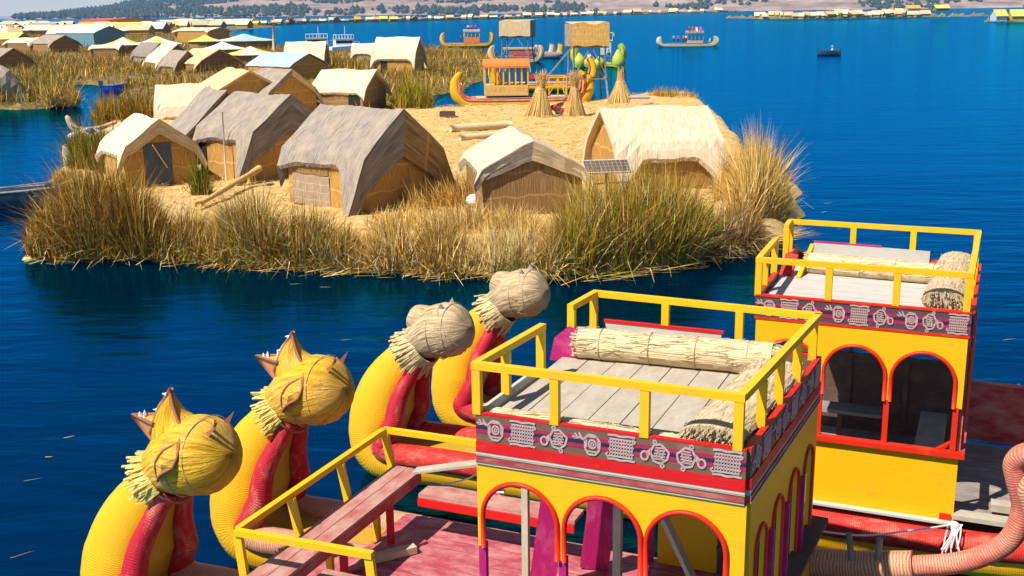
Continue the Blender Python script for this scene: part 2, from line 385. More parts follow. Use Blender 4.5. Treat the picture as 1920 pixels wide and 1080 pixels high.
# ------------------------------------------------------------------ blades (reeds, grass, straw)
def blades(name, xs, ys, zs, hs, cols, width=0.02, lean=0.35, curve=0.5, seed=0, flatlie=False, leandir=None):
    g = np.random.default_rng(seed); n = len(xs)
    az = g.uniform(0, 2*np.pi, n); la = np.minimum(np.abs(g.normal(0, 1, n)*lean), 1.5)
    dx, dy = np.cos(az), np.sin(az)
    if leandir is not None:
        dx = dx*0.6+leandir[0]; dy = dy*0.6+leandir[1]; q = np.hypot(dx, dy)+1e-6; dx /= q; dy /= q
    if flatlie: la = np.full(n, 1.45)+g.normal(0, 0.08, n)
    base = np.stack([xs, ys, zs], 1)
    def pt(t):
        an = la*(1+curve*t); return base + np.stack([dx*np.sin(an)*hs*t, dy*np.sin(an)*hs*t, np.cos(an)*hs*t], 1)
    wa = g.uniform(0, np.pi, n); wv = np.stack([np.cos(wa), np.sin(wa), np.zeros(n)], 1)*(width*g.uniform(0.6, 1.3, n))[:, None]*0.5
    p0, p1, p2 = base, pt(0.55), pt(1.0)
    V = np.stack([p0-wv, p0+wv, p1-wv*0.85, p1+wv*0.85, p2], 1).reshape(-1, 3)
    b = np.arange(n)*5
    loops = np.stack([b, b+1, b+3, b+2, b+2, b+3, b+4], 1).reshape(-1)
    ls = np.stack([np.arange(n)*7, np.arange(n)*7+4], 1).reshape(-1)
    lt = np.tile([4, 3], n)
    me = bpy.data.meshes.new(name)
    me.vertices.add(len(V)); me.vertices.foreach_set('co', V.astype(np.float32).ravel())
    me.loops.add(len(loops)); me.loops.foreach_set('vertex_index', loops.astype(np.int32))
    me.polygons.add(2*n); me.polygons.foreach_set('loop_start', ls.astype(np.int32)); me.polygons.foreach_set('loop_total', lt.astype(np.int32))
    me.update(calc_edges=True)
    ca = me.color_attributes.new('col', 'FLOAT_COLOR', 'POINT')
    C = np.concatenate([np.repeat(cols, 5, 0), np.ones((5*n, 1))], 1).astype(np.float32)
    ca.data.foreach_set('color', C.ravel())
    me.materials.append(MT['reed'])
    o = bpy.data.objects.new(name, me); col.objects.link(o); return o
PAL = dict(gold=(0.54, 0.29, 0.035), olive=(0.17, 0.12, 0.012), brown=(0.20, 0.095, 0.018), pale=(0.72, 0.50, 0.18), green=(0.10, 0.13, 0.015), straw=(0.70, 0.45, 0.13), grey=(0.38, 0.29, 0.17), rust=(0.36, 0.155, 0.02), lime=(0.32, 0.29, 0.02))
def pick(n, mix, g):
    ks = list(mix); p = np.array([mix[k] for k in ks], float); p /= p.sum()
    C = np.array([PAL[k] for k in ks])[g.choice(len(ks), n, p=p)]
    return C*g.uniform(0.65, 1.25, (n, 1))
def clump(name, px0, px1, ybase, depth, h, n, mix, label=None, seed=1, lean=0.22, curve=0.9, width=0.022, z=0.0, stuff=False, cat='reeds', prof=None, leandir=None, group=None, hvar=0.3):
    """reeds rooted between two pixel columns at the waterline ybase, `depth` metres deep"""
    g = np.random.default_rng(seed)
    A = at(px0[0], px0[1]-7, z); B = at(px1[0], px1[1]-7, z)
    u = g.uniform(0, 1, n); k = g.uniform(0, 1, n)
    # tufted: pull towards random tuft centres
    nt = max(6, n//90); tc = g.uniform(0, 1, nt); tk = g.uniform(0, 1, nt); th = g.uniform(0.5, 1.25, nt); ti = g.integers(0, nt, n); loose = g.uniform(0, 1, n) < 0.35
    L = (B-A).length
    u = np.where(loose, u, np.clip(tc[ti]+g.normal(0, 0.22/L, n), -0.02, 1.02)); k = np.where(loose, k, np.clip(tk[ti]+g.normal(0, 0.22/depth, n), -0.02, 1.02))
    xs = A.x+(B.x-A.x)*u; ys = A.y+(B.y-A.y)*u + depth*k
    xs = xs + (A.x+B.x)/2/((A.y+B.y)/2)*depth*k
    pr = np.interp(u, np.linspace(0, 1, len(prof)), prof) if prof else np.interp(u, [0, 0.12, 0.88, 1], [0.55, 1, 1, 0.55])
    hs = h*pr*th[ti]*np.clip(g.normal(1, hvar, n), 0.25, 1.5)
    C = pick(n, mix, g)*g.uniform(0.8, 1.15, nt)[ti][:, None]
    m_ = n//12; xs = np.concatenate([xs, xs[:m_]]); ys = np.concatenate([ys, ys[:m_]]); hs = np.concatenate([hs, hs[:m_]*0.8]); C = np.concatenate([C, pick(m_, dict(pale=2, gold=1, grey=1), g)])
    lean = np.concatenate([np.full(n, lean), np.full(m_, 0.9)])
    o = blades(name, xs, ys, np.full(n+m_, z-0.1), hs, C, width, lean, curve, seed, leandir=leandir)
    if stuff: tag(o, label, cat, group, 'stuff')
    else: tag(o, label, cat, group)
    return o
# ------------------------------------------------------------------ setting: water, ground, hills
WZ = -0.25
mb = MB(); mb.add([(-30000, -60, WZ), (30000, -60, WZ), (30000, 11500, WZ), (-30000, 11500, WZ)], [(0, 1, 2, 3)])
tag(mb.build('lake_water', 'water'), kind='structure')

def sdf(px, py, poly):
    P = np.array(poly); Q = np.roll(P, -1, 0); inside = np.zeros(px.shape, bool); d = np.full(px.shape, 1e9)
    for (x1, y1), (x2, y2) in zip(P, Q):
        c = ((y1 > py) != (y2 > py)) & (px < (x2-x1)*(py-y1)/(y2-y1+1e-12)+x1); inside ^= c
        ex, ey = x2-x1, y2-y1; t = np.clip(((px-x1)*ex+(py-y1)*ey)/(ex*ex+ey*ey+1e-12), 0, 1)
        d = np.minimum(d, np.hypot(px-x1-t*ex, py-y1-t*ey))
    return np.where(inside, d, -d)
def vnoise(x, y, seed, sc):
    g = np.random.default_rng(seed); T = g.uniform(-1, 1, (64, 64)); x = x/sc; y = y/sc
    xi = np.floor(x).astype(int); yi = np.floor(y).astype(int); fx = x-xi; fy = y-yi
    fx = fx*fx*(3-2*fx); fy = fy*fy*(3-2*fy); q = lambda i, j: T[(xi+i) % 64, (yi+j) % 64]
    return (q(0, 0)*(1-fx)+q(1, 0)*fx)*(1-fy)+(q(0, 1)*(1-fx)+q(1, 1)*fx)*fy
def island(name, outline, res, top, edge, mat, bumps=0.08, seed=3):
    poly = [tuple(at(x, y, WZ)[:2]) for x, y in outline]
    P = np.array(poly); x0, y0 = P.min(0)-res*2; x1, y1 = P.max(0)+res*2
    X, Y = np.meshgrid(np.arange(x0, x1, res), np.arange(y0, y1, res))
    D = sdf(X, Y, poly) + vnoise(X, Y, seed, edge*1.6)*edge*0.35
    t = np.clip(D/edge+0.45, 0, 1); t = t*t*(3-2*t)
    Z = WZ-0.4+(top-WZ+0.4)*t + t*bumps*(vnoise(X, Y, seed+1, 1.3)+0.6*vnoise(X, Y, seed+2, 0.5))
    keep = D > -edge*0.9
    idx = -np.ones(X.shape, int); idx[keep] = np.arange(keep.sum())
    V = np.stack([X[keep], Y[keep], Z[keep]], 1)
    q = np.stack([idx[:-1, :-1], idx[:-1, 1:], idx[1:, 1:], idx[1:, :-1]], -1).reshape(-1, 4); q = q[(q >= 0).all(1)]
    me = bpy.data.meshes.new(name); me.from_pydata(V.tolist(), [], q.tolist()); me.materials.append(MT[mat])
    me.polygons.foreach_set('use_smooth', [True]*len(me.polygons))
    o = bpy.data.objects.new(name, me); col.objects.link(o); tag(o, kind='structure'); return o, poly
FRONT = [(40, 488), (130, 487), (230, 484), (330, 490), (450, 497), (560, 505), (700, 510), (850, 516), (1000, 520), (1150, 516), (1240, 500), (1300, 484), (1400, 462), (1475, 440), (1506, 405), (1500, 368), (1440, 322), (1365, 245), (1325, 200), (1290, 180), (1225, 182), (1150, 188), (1100, 200), (960, 206), (850, 208), (800, 212), (740, 216), (560, 196), (330, 210), (215, 225), (160, 270), (120, 315), (95, 390), (55, 450)]
_, FPOLY = island('island_ground', FRONT, 0.35, 0.2, 1.1, 'ground')
MID = [(165, 222), (210, 205), (235, 168), (165, 158), (60, 163), (-150, 190), (-700, 140), (-700, 62), (100, 52), (400, 56), (520, 90), (620, 100), (800, 92), (900, 96), (935, 108), (915, 128), (905, 150), (870, 170), (830, 178), (760, 208), (700, 222), (560, 230), (330, 240)]
_, MPOLY = island('reed_bed_ground', MID, 1.0, 0.15, 2.0, 'reed_ground', 0.2, 9)
LEFTB = [(-60, 203), (30, 206), (90, 203), (140, 196), (138, 172), (100, 150), (40, 150), (-150, 150), (-200, 190)]
_, LPOLY = island('left_bank_ground', LEFTB, 0.7, 0.15, 1.2, 'reed_ground', 0.2, 15)
VIL = [(-500, 58), (-500, 46), (0, 44), (300, 43), (430, 46), (520, 50), (420, 57), (300, 62), (0, 70)]
_, VPOLY = island('village_island_ground', VIL, 6.0, 0.3, 8.0, 'reed_ground', 0.3, 21)

def far_strip(name, pts, wid, h, seed):
    """long low reed bank along a run of waterline pixels (x, y)"""
    g = np.random.default_rng(seed); P = []
    W0 = [at(x, y, WZ) for x, y in pts]; run = []
    for A, B in zip(W0[:-1], W0[1:]):
        for k in range(60): run.append(A.lerp(B, k/60))
    run.append(W0[-1]); rows = []
    for i, p in enumerate(run):
        d = Vector((p.x, p.y, 0)).normalized(); e = min(i, len(run)-1-i)/6.0; tp = min(1, e)
        hh = h*tp*(0.55+0.45*math.sin(i*0.7+seed)*math.sin(i*0.23)+g.uniform(-0.25, 0.35))
        rows.append([p+Vector((0, 0, -0.3)), p+d*0.4+Vector((0, 0, hh*0.8)), p+d*wid*0.3+Vector((0, 0, hh*g.uniform(0.75, 1.15))), p+d*wid*0.7+Vector((0, 0, hh*g.uniform(0.8, 1.2))), p+d*wid+Vector((0, 0, -0.3))])
    m = MB(); m.grid(rows, lambda i, j: (i*0.2, j*1.0)); return tag(m.build(name, 'far_reed'), kind='structure')
a = NT('far_reed'); n1 = a.noise(a.uv((1, 1, 1), 'Object'), 0.05, 5, 0.7)
a.base(a.ramp(n1, [(0.3, (0.13, 0.09, 0.03)), (0.55, (0.30, 0.20, 0.07)), (0.75, (0.42, 0.30, 0.11))])); a.rough(1); MT['far_reed'] = a.m
far_strip('far_shore', [(380, 51), (470, 48), (600, 42), (760, 39), (950, 34), (1180, 27), (1395, 22.0)], 260, 5.0, 1)
far_strip('far_shore', [(1360, 34), (1480, 35.5), (1600, 33.5), (1690, 32), (1860, 30)], 60, 2.4, 5)
far_strip('far_shore', [(1845, 41), (1900, 40), (2050, 40)], 40, 2.5, 8)

# hills behind the lake
def hill_h(X, Y):
    px = 960 + F_PX*X/Y
    env = np.interp(px, [-900, -100, 60, 130, 230, 330, 420, 650, 1000, 1500, 2100, 3200], [0, 0, 0, 20, 62, 120, 165, 300, 330, 280, 240, 200])
    rise = np.clip((Y-4600)/3400, 0, 1)**0.9
    n = vnoise(X, Y, 31, 900)*0.45+vnoise(X, Y, 32, 380)*0.28+vnoise(X, Y, 33, 150)*0.12
    low = np.where(px > 60, 8.0, 0)*np.clip((Y-4400)/300, 0, 1)
    return WZ-4+low+env*rise*(1+n*0.9)
xs = np.linspace(-6500, 7500, 180); ys = np.linspace(4300, 9500, 80)
X, Y = np.meshgrid(xs, ys); Z = hill_h(X, Y)
m = MB(); m.grid([[(X[i, j], Y[i, j], Z[i, j]) for j in range(180)] for i in range(80)])
tag(m.build('hills', 'hill', smooth=True), kind='structure')
xs = np.linspace(-12000, 2500, 90); ys = np.array([9700., 10200, 10800, 11300])
prof = np.interp(np.linspace(0, 1, 90), [0, 0.2, 0.42, 0.5, 1], [28, 60, 42, 24, 8])
m = MB(); m.grid([[(x, y, WZ-2+prof[j]*[0, 0.8, 1, 0][i]*(1+0.35*math.sin(j*0.9)*math.sin(j*0.37))) for j, x in enumerate(xs)] for i, y in enumerate(ys)])
tag(m.build('distant_hills', 'hill', smooth=True), kind='structure')
g = np.random.default_rng(5); V = []; Fc = []
base = np.array([(1, 0, 0), (-1, 0, 0), (0, 1, 0), (0, -1, 0), (0, 0, 1), (0, 0, -0.6)], float); tri = [(0, 2, 4), (2, 1, 4), (1, 3, 4), (3, 0, 4), (2, 0, 5), (1, 2, 5), (3, 1, 5), (0, 3, 5)]
nb = 0
while nb < 9000:
    y = g.uniform(4550, 8200); px = g.uniform(60, 1960); x = (px-960)*y/F_PX
    dn = vnoise(np.array(x), np.array(y), 41, 260)+0.6*vnoise(np.array(x), np.array(y), 42, 90)
    lowb = 0.12 if y < 4800 else 0.0
    left = 0.75*np.clip((430-px)/300, 0, 1)
    if dn+lowb+left < 0.36+g.uniform(-0.25, 0.25): continue
    z = float(hill_h(np.array(x), np.array(y))); s = g.uniform(5, 15)
    b = len(V); V += (base*np.array([s, s, s*g.uniform(0.8, 1.5)])*g.uniform(0.75, 1.25, (6, 1))+np.array([x, y, z+s*0.5])).tolist()
    Fc += [(b+i, b+j, b+k) for i, j, k in tri]; nb += 1
me = bpy.data.meshes.new('hill_forest'); me.from_pydata(V, [], Fc); me.materials.append(MT['forest'])
o = bpy.data.objects.new('hill_forest', me); col.objects.link(o); tag(o, 'dark groves of trees scattered over the far hillsides', None, None, 'stuff')

# ------------------------------------------------------------------ huts
def hut(label, A, dA, B, dB, W, hw=1.5, roof='thatch_grey', wall='mat_wall', group=None, oh=0.4, og=0.3, drop=0.55, flap=0.0, door=None, patches=(), z0=0.2, seg=20, ridge_lift=0.0, thick=0.13, cat='hut', name='reed_hut', fringe=True, bow=-0.03, dl=1.0, dr=1.0, flapmat='thatch_dark', backmat='thatch_tan', dropend=0.62):
    PA = aty(A[0], A[1], dA); PB = aty(B[0], B[1], dB); d = PB-PA
    th = math.atan2(d.y, d.x); L = math.hypot(d.x, d.y); hr = (PA.z+PB.z)/2-z0
    hw = min(hw, hr-0.45)
    root = empty(name, ((PA.x+PB.x)/2, (PA.y+PB.y)/2, z0), th, label, cat, group)
    lx = L/2-og; hg = hr-0.16; r = rnd
    m = MB()
    hwr = hw; hw = hw-0.16
    pent = lambda x: [(x, -W/2, -0.15), (x, W/2, -0.15), (x, W/2, hw), (x, 0, hg), (x, -W/2, hw)]
    m.add(pent(-lx)+pent(lx), [(4, 3, 2, 1, 0), (5, 6, 7, 8, 9), (0, 5, 9, 4), (2, 7, 6, 1)])
    m.build('wall', wall, root); hw = hwr
    nj = 7 if seg > 12 else 4; P = []; Q = []; ph = r.uniform(0, 6)
    emid = 1+oh/(W/2)
    J = [j/nj for j in range(-nj, nj+1)]
    for i in range(seg+1):
        x = -L/2+L*i/seg; ex = max(0, 1-(L/2-abs(x))/dropend); ex = (ex**1.15)*(dr if x > 0 else dl)
        s = emid+drop*ex+r.uniform(-0.015, 0.015)
        lift = ridge_lift*abs(x)/(L/2)+0.04*math.sin(x*1.9+ph)
        row = []; row2 = []
        for t in J:
            ta = abs(t)*s; sg = -1 if t < 0 else 1
            tb = min(ta, 1)+max(0, ta-1)*0.38; tz = min(ta, 1)+max(0, ta-1)*1.15; y = sg*W/2*tb; z = hr-(hr-hw)*tz+bow*math.sin(min(1, ta)*math.pi)-(0.05*(1-min(1, ta*5)) if t else 0.05)+lift*(1-min(1, ta))
            jit = 0.018
            row.append(Vector((x+r.uniform(-jit, jit), y, z+r.uniform(-jit, jit)))); row2.append(Vector((x*0.985, y*0.985-sg*thick*0.35*(t != 0), z-thick*1.05)))
        P.append(row); Q.append(row2)
    sl = math.hypot(W/2, hr-hw)
    m = MB(); n2 = len(J)
    m.grid(P, lambda i, j: (i*L/seg, abs(j-nj)/nj*sl*emid+(7 if j > nj else 0)))
    m.grid([q[::-1] for q in Q], lambda i, j: (i*L/seg, j/nj*sl))
    for side in (0, n2-1):
        m.grid([[P[i][side], Q[i][side]] for i in range(seg+1)], lambda i, j: (i*L/seg*3, j*0.2))
    for i in (0, seg):
        m.grid([P[i], Q[i]], lambda a, b: (b*0.2, a*0.13))
    if fringe:
        for side in (0, n2-1):
            for k in range(int(L*26)):
                f = r.uniform(0, seg-0.001); i = int(f); p = P[i][side].lerp(P[i+1][side], f-i); q = Q[i][side].lerp(Q[i+1][side], f-i)
                c = p.lerp(q, r.uniform(0, 1)); sg = -1 if side == 0 else 1; l = r.uniform(0.04, 0.14); wv = r.uniform(0.006, 0.014)
                tip = c+Vector((r.uniform(-0.05, 0.05), sg*l*0.55, -l*0.8))
                m.add([c-Vector((wv, 0, 0)), c+Vector((wv, 0, 0)), tip], [(0, 1, 2)], [[(0.1*k, 0), (0.1*k+0.02, 0), (0.1*k, 0.1)]])
    m.build('roof', roof, root, smooth=False)
    if flap:
        for sx in (1, -1):
            for sg in (-1, 1):
                m = MB()
                top = [P[seg if sx > 0 else 0][nj+sg*j]+Vector((0.02*sx, 0, -0.05)) for j in range(0, nj+1)]
                rows = [[p+Vector((-sx*q*0.10+sx*0.05*math.sin(q*9), -sg*0.06*q, -flap*q*(1.0-0.55*k/nj))) for k, p in enumerate(top)] for q in (0, 0.35, 0.7, 1)]
                rows2 = [[p+Vector((-sx*0.07, 0, -0.02)) for p in row] for row in rows]
                m.grid(rows, lambda i, j: (i*0.15+3, j*0.4)); m.grid(rows2, lambda i, j: (i*0.15+1, j*0.4))
                m.grid([rows[-1], rows2[-1]], lambda i, j: (i*0.1, j*0.4))
                m.build('verge_mat', flapmat if sg < 0 else backmat, root)
    if door:
        side, c, w_, h_, mt = door; m = MB()
        if side == 'gable': m.box((lx+0.02, c, h_/2), (0.05, w_, h_)); m.build('door', mt, root)
        elif side == 'leftgable': m.box((-lx-0.02, c, h_/2), (0.05, w_, h_)); m.build('door', mt, root)
        else: m.box((c, -W/2-0.015, h_/2), (w_, 0.05, h_)); m.build('door', mt, root)
    for x0, x1, za, zb, mt in patches:
        m = MB(); n = 8
        rows = [[(x0+(x1-x0)*i/n, -W/2-0.03-0.015*math.sin(i*2.1+zz*3), zz+0.02*math.sin(i*1.7)) for i in range(n+1)] for zz in np.linspace(za, zb, 5)]
        m.grid(rows, lambda i, j: (j*(x1-x0)/n, i*(zb-za)/4)); m.grid([[(p[0], p[1]+0.02, p[2]) for p in row] for row in rows])
        m.build('wall_mat', mt, root)
    return root
HG = 'thatched reed huts on the near island'
hut('large grey thatched hut mid island whose drooping roof corner almost touches the ground', (600, 191), 43.6, (757, 207), 40.6, 3.9, 2.08, 'thatch_grey', 'mat_wall', HG, oh=0.5, drop=1.25, flap=1.65, dropend=1.25, dl=.12, backmat='mat_wall_brown', patches=[(-1.75, 0.35, 0.0, 1.15, 'mat_wall_grey'), (-1.75, .3, 1.18, 1.85, 'mat_wall_brown')], ridge_lift=0.05)
hut('big grey thatched hut with a white pole before its wall, left of the middle hut', (437, 169), 51.5, (545, 177), 48.5, 4.0, 2.15, 'thatch_grey', 'mat_wall', HG, oh=0.5, drop=1.1, flap=1.5, dropend=1.1, dl=.15, backmat='thatch_dark', door=('front', -1.75, 0.5, 1.6, 'dark'))
hut('grey thatched hut half hidden behind the left of the big grey hut with the pole', (385, 163), 56.5, (425, 166), 53.5, 4.4, 1.4, 'thatch_grey', 'mat_wall_brown', HG, oh=0.5, drop=0.5)
h1 = hut('small cream thatched hut with a grey door and blue tarp in its gable', (250, 211), 49.6, (298, 219), 46.6, 3.0, 1.72, 'thatch_pale', 'mat_wall', HG, oh=0.45, drop=0.8, dl=.3, dr=.5, flap=0.55, flapmat='thatch_tan', door=('gable', -0.1, 1.15, 1.75, 'door_grey'))
h4 = hut('narrow hut with a bleached white roof and thick layered thatch edge, gable towards the boats', (956, 230), 43.6, (1000, 263), 38.4, 3.5, 1.72, 'thatch_pale', 'mat_wall_brown', HG, oh=0.3, og=0.2, drop=0.3, flap=0.62, flapmat='thatch_grey', thick=0.24)
hut('wide hut with a smooth pale straw roof and deep shaded eave, behind the solar panel', (1123, 195), 45.2, (1326, 198), 46.2, 3.9, 1.75, 'thatch_pale', 'mat_wall', HG, oh=0.55, drop=0.85, dropend=1.2, thick=0.16, bow=0.04)
HM = 'thatched huts behind the near island huts'
hut('pale thatched hut with a dark doorway in its shaded front, behind the middle grey hut', (603, 130), 86, (707, 127), 84.6, 4.2, 1.65, 'thatch_pale', 'mat_wall_brown', HM, oh=0.5, drop=0.3, door=('front', 1.3, 0.9, 1.5, 'dark'), seg=14)
hut('low bleached hut with a ragged pale roof, left of the grey hut roofs', (290, 157), 78, (392, 155), 78.5, 2.6, 0.9, 'thatch_pale', 'mat_wall_brown', HM, oh=0.5, seg=14)
hut('tan thatched hut with its peak rising above the grey roofs', (425, 130), 86, (468, 124), 80, 6.0, 1.5, 'thatch_tan', 'mat_wall', HM, oh=0.5, seg=14)
hut('weathered grey-brown hut between the tan peak and the pale hut with a dark doorway', (490, 129), 84, (548, 126), 81, 4.2, 1.6, 'thatch_grey', 'mat_wall', HM, oh=0.5, drop=0.4, seg=14, flap=0.4)
hut('hut with a blue-grey corrugated tin roof and dark gable', (497, 98), 131, (580, 97), 126, 5.6, 1.5, 'tin_blue', 'mat_wall', HM, oh=0.3, drop=0, seg=8, thick=0.05, fringe=False, bow=0)
hut('tan thatched hut with a broad sunlit roof above the reeds at left', (362, 92), 152, (412, 89), 145, 6.0, 1.2, 'thatch_tan', 'mat_wall_brown', HM, oh=0.4, seg=10)
hut('cream thatched hut leaning beside the broad tan hut', (305, 84), 162, (333, 78), 154, 5.6, 1.0, 'thatch_pale', 'mat_wall_brown', HM, oh=0.3, seg=10)
hut('small grey hut between the cream hut and the broad tan hut', (318, 95), 150, (352, 92), 147, 3.6, 1.0, 'thatch_grey', 'mat_wall_brown', HM, seg=8)
h15 = hut('white-roofed hut with two leaning poles, standing alone in the reeds before the lake', (706, 69), 140, (788, 68), 139, 5.0, 2.2, 'thatch_pale', 'mat_wall', HM, oh=0.7, drop=0.5, door=('front', -1.2, 0.8, 2.0, 'dark'), seg=12, thick=0.2)
hut('cream flat-looking roofed hut left of the white-roofed hut', (535, 77), 152, (612, 77), 152, 4.6, 1.6, 'thatch_pale', 'mat_wall', HM, oh=0.5, seg=10)
hut('small pale hut half hidden between two larger pale huts', (660, 81), 175, (702, 80), 175, 4.0, 1.3, 'thatch_pale', 'mat_wall_grey', HM, seg=8)
HV = 'huts of the village at the left'
hut('long pale hut roof at the left edge above the bank of reeds', (25, 70), 240, (75, 70), 238, 6.0, 2.0, 'thatch_pale', 'mat_wall_brown', HV, seg=8)
hut('grey hut between the long pale roof and the green tin building', (82, 60), 236, (122, 70), 230, 6.0, 2.0, 'thatch_grey', 'mat_wall_brown', HV, seg=8)
hut('low pale hut with a straight roof in front of the green tin building', (172, 83), 205, (230, 83), 205, 3.6, 1.6, 'thatch_pale', 'mat_wall_brown', HV, seg=8)
hut('dark brown hut at the left picture edge', (-25, 88), 160, (25, 90), 156, 5.5, 1.4, 'thatch_grey', 'mat_wall_brown', HV, seg=8)
hut('dark hut with a grey side among the tents', (265, 80), 178, (300, 77), 172, 3.6, 1.4, 'thatch_dark', 'mat_wall_grey', HV, seg=8)
hut('brown hut with a bright cream roof beyond the tents', (345, 51), 300, (412, 51), 296, 9.0, 3.2, 'thatch_pale', 'mat_wall', HV, seg=8)
hut('large building with a pale green tin roof and grey-green walls', (132, 48), 275, (205, 48), 268, 9.0, 3.4, 'tin_green', 'tin_wall', None, oh=0.4, drop=0, seg=6, thick=0.06, fringe=False, bow=0, cat='building', name='tin_building')
hut('long warehouse with a bright red roof far off in the village', (192, 34), 640, (246, 33), 600, 26, 5, 'tin_red', 'tin_orange', None, oh=1, drop=0, seg=6, thick=0.1, fringe=False, bow=0, cat='building', name='red_roofed_building')
hut('flat lime green roof at the far left edge of the village', (-30, 62), 300, (45, 60), 296, 6, 1.8, 'tent_lime', 'mat_wall_brown', None, seg=6, drop=0, fringe=False, cat='building', name='shelter')

def tent(label, px, ytop, ybase, D, wpx, m1, m2, group='festival tents in the village'):
    p = aty(px, ybase, D); t = aty(px, ytop, D); r = wpx/2*D/F_PX*1.25; h = (t.z-0.2)*0.78; he = h*0.55
    root = empty('tent', (p.x, p.y, 0.2), 0.3, label, 'tent', group)
    n = 12; m = MB()
    ring = [(r*math.cos(6.2832*k/n), r*math.sin(6.2832*k/n), he+0.0) for k in range(n)]
    mid = [(x*0.45, y*0.45, he+(h-he)*0.42) for x, y, z in ring]
    for k in range(n):
        k2 = (k+1) % n; mi = (k//2) % 2
        m.add([ring[k], ring[k2], mid[k2], mid[k]], [(0, 1, 2, 3)], None, mi); m.add([mid[k], mid[k2], (0, 0, h)], [(0, 1, 2)], None, mi)
    m.build('canopy', [m1, m2], root)
    m = MB(); m.tube([(0, 0, -0.1), (0, 0, h-0.05)], 0.06, 6); m.build('pole', 'wood_weather', root)
    for k in range(0, n, 3):
        m = MB(); m.tube([(ring[k][0]*0.97, ring[k][1]*0.97, -0.1), (ring[k][0]*0.97, ring[k][1]*0.97, he)], 0.05, 6); m.build('leg', 'wood_weather', root)
    m = MB(); rr = [(x*0.9, y*0.9) for x, y, z in ring]
    m.grid([[(x, y, -0.1) for x, y in rr], [(x, y, he) for x, y in rr]], None, 0, True); m.build('side_wall', 'mat_wall_brown', root)
tent('white and yellow tent right of the green tin building', 232, 60, 86, 215, 62, 'tent_white', 'tent_yellow')
tent('yellow and white tent in the middle of the row of tents', 295, 58, 84, 215, 72, 'tent_yellow', 'tent_white')
tent('pale green pointed tent with a wide brim', 418, 69, 92, 190, 70, 'tin_green', 'tent_white')
tent('white tent with a broad orange-yellow panel nearest the reeds', 470, 77, 102, 165, 84, 'tent_white', 'tent_yellow')
tent('wide pale blue-green tent roof before the open water', 458, 55, 76, 240, 92, 'tin_blue', 'tin_green')
tent('lime green tent behind the cream roofed hut', 385, 57, 76, 240, 52, 'tent_lime', 'tent_yellow')

# small village roofs, one mesh each
def tiny(px, y, D, wpx, hm, roof, wall, label, group, ratio=0.7, name='distant_hut', cat='hut'):
    p = aty(px, y, D); W = wpx*D/F_PX; m = MB(); d = W*ratio; z0 = p.z
    hw, hr = hm*0.5, hm
    e = W*0.06
    m.add([(-W/2, -d/2, 0), (W/2, -d/2, 0), (W/2, d/2, 0), (-W/2, d/2, 0), (-W/2, -d/2, hw), (W/2, -d/2, hw), (W/2, d/2, hw), (-W/2, d/2, hw), (-W/2, 0, hr*0.97), (W/2, 0, hr*0.97)],
          [(0, 1, 5, 4), (1, 2, 6, 9, 5), (2, 3, 7, 6), (3, 0, 4, 8, 7)], None, 1)
    for s in (-1, 1):
        q = [(-W/2-e, s*d*0.6, hw*0.86), (W/2+e, s*d*0.6, hw*0.86), (W/2+e, 0, hr), (-W/2-e, 0, hr)]
        m.add(q, [(0, 1, 2, 3)], None, 0); m.add([(x, y_, z-0.04*hm) for x, y_, z in q], [(3, 2, 1, 0)], None, 0)
    o = m.build(name, [roof, wall], None, loc=(p.x, p.y, z0), rz=rnd.uniform(-0.5, 0.5)); return tag(o, label, cat, group)
ROOFS = ['thatch_pale']*7+['thatch_tan']*5+['thatch_grey']*3+['tin_blue', 'tin_green', 'tent_white', 'tent_yellow', 'tin_orange']
rn = {'thatch_pale': 'pale straw', 'thatch_tan': 'tan straw', 'thatch_grey': 'grey straw', 'tin_blue': 'blue-grey tin', 'tin_green': 'pale green tin', 'tent_white': 'white', 'tent_yellow': 'yellow', 'tin_orange': 'orange'}
for k in range(130):
    px = rnd.uniform(-20, 470); y = rnd.uniform(46, 74) if px < 130 else (rnd.uniform(46, 66) if px < 300 else rnd.uniform(44, 54))
    hz = HOR+(960-px)*ROLL; D = 7.0*F_PX/max(6, y-hz)
    rf = rnd.choice(ROOFS)
    tiny(px, y, D, rnd.uniform(14, 32)*(1 if y < 58 else 1.5), rnd.uniform(3.0, 4.4), rf, rnd.choice(['mat_wall_brown', 'mat_wall', 'tin_wall']), f'small {rn[rf]} roof among the crowded far rooftops of the left village', 'far roofs of the left village: '+rn[rf])
for k in range(60):
    px = 395+k*16.2+rnd.uniform(-8, 8); y = np.interp(px, [380, 470, 600, 760, 950, 1180, 1395], [50.5, 47.6, 41.6, 38.6, 33.6, 26.7, 21.8])-0.4
    hz = HOR+(960-px)*ROLL; D = 6.9*F_PX/max(2.2, y+0.4-hz)*1.03
    if D > 4300: D = rnd.uniform(3600, 4200)
    rf = rnd.choice(ROOFS) if k not in (20, 21) else 'tent_yellow'
    tiny(px, y, D, rnd.uniform(5, 15), rnd.uniform(4.5, 9.5)*D/1500*0.7, rf, rnd.choice(['mat_wall_brown', 'mat_wall']), f'tiny {rn[rf]} roofed hut on the far reed shore under the hills', 'tiny huts on the far shore: '+rn[rf])
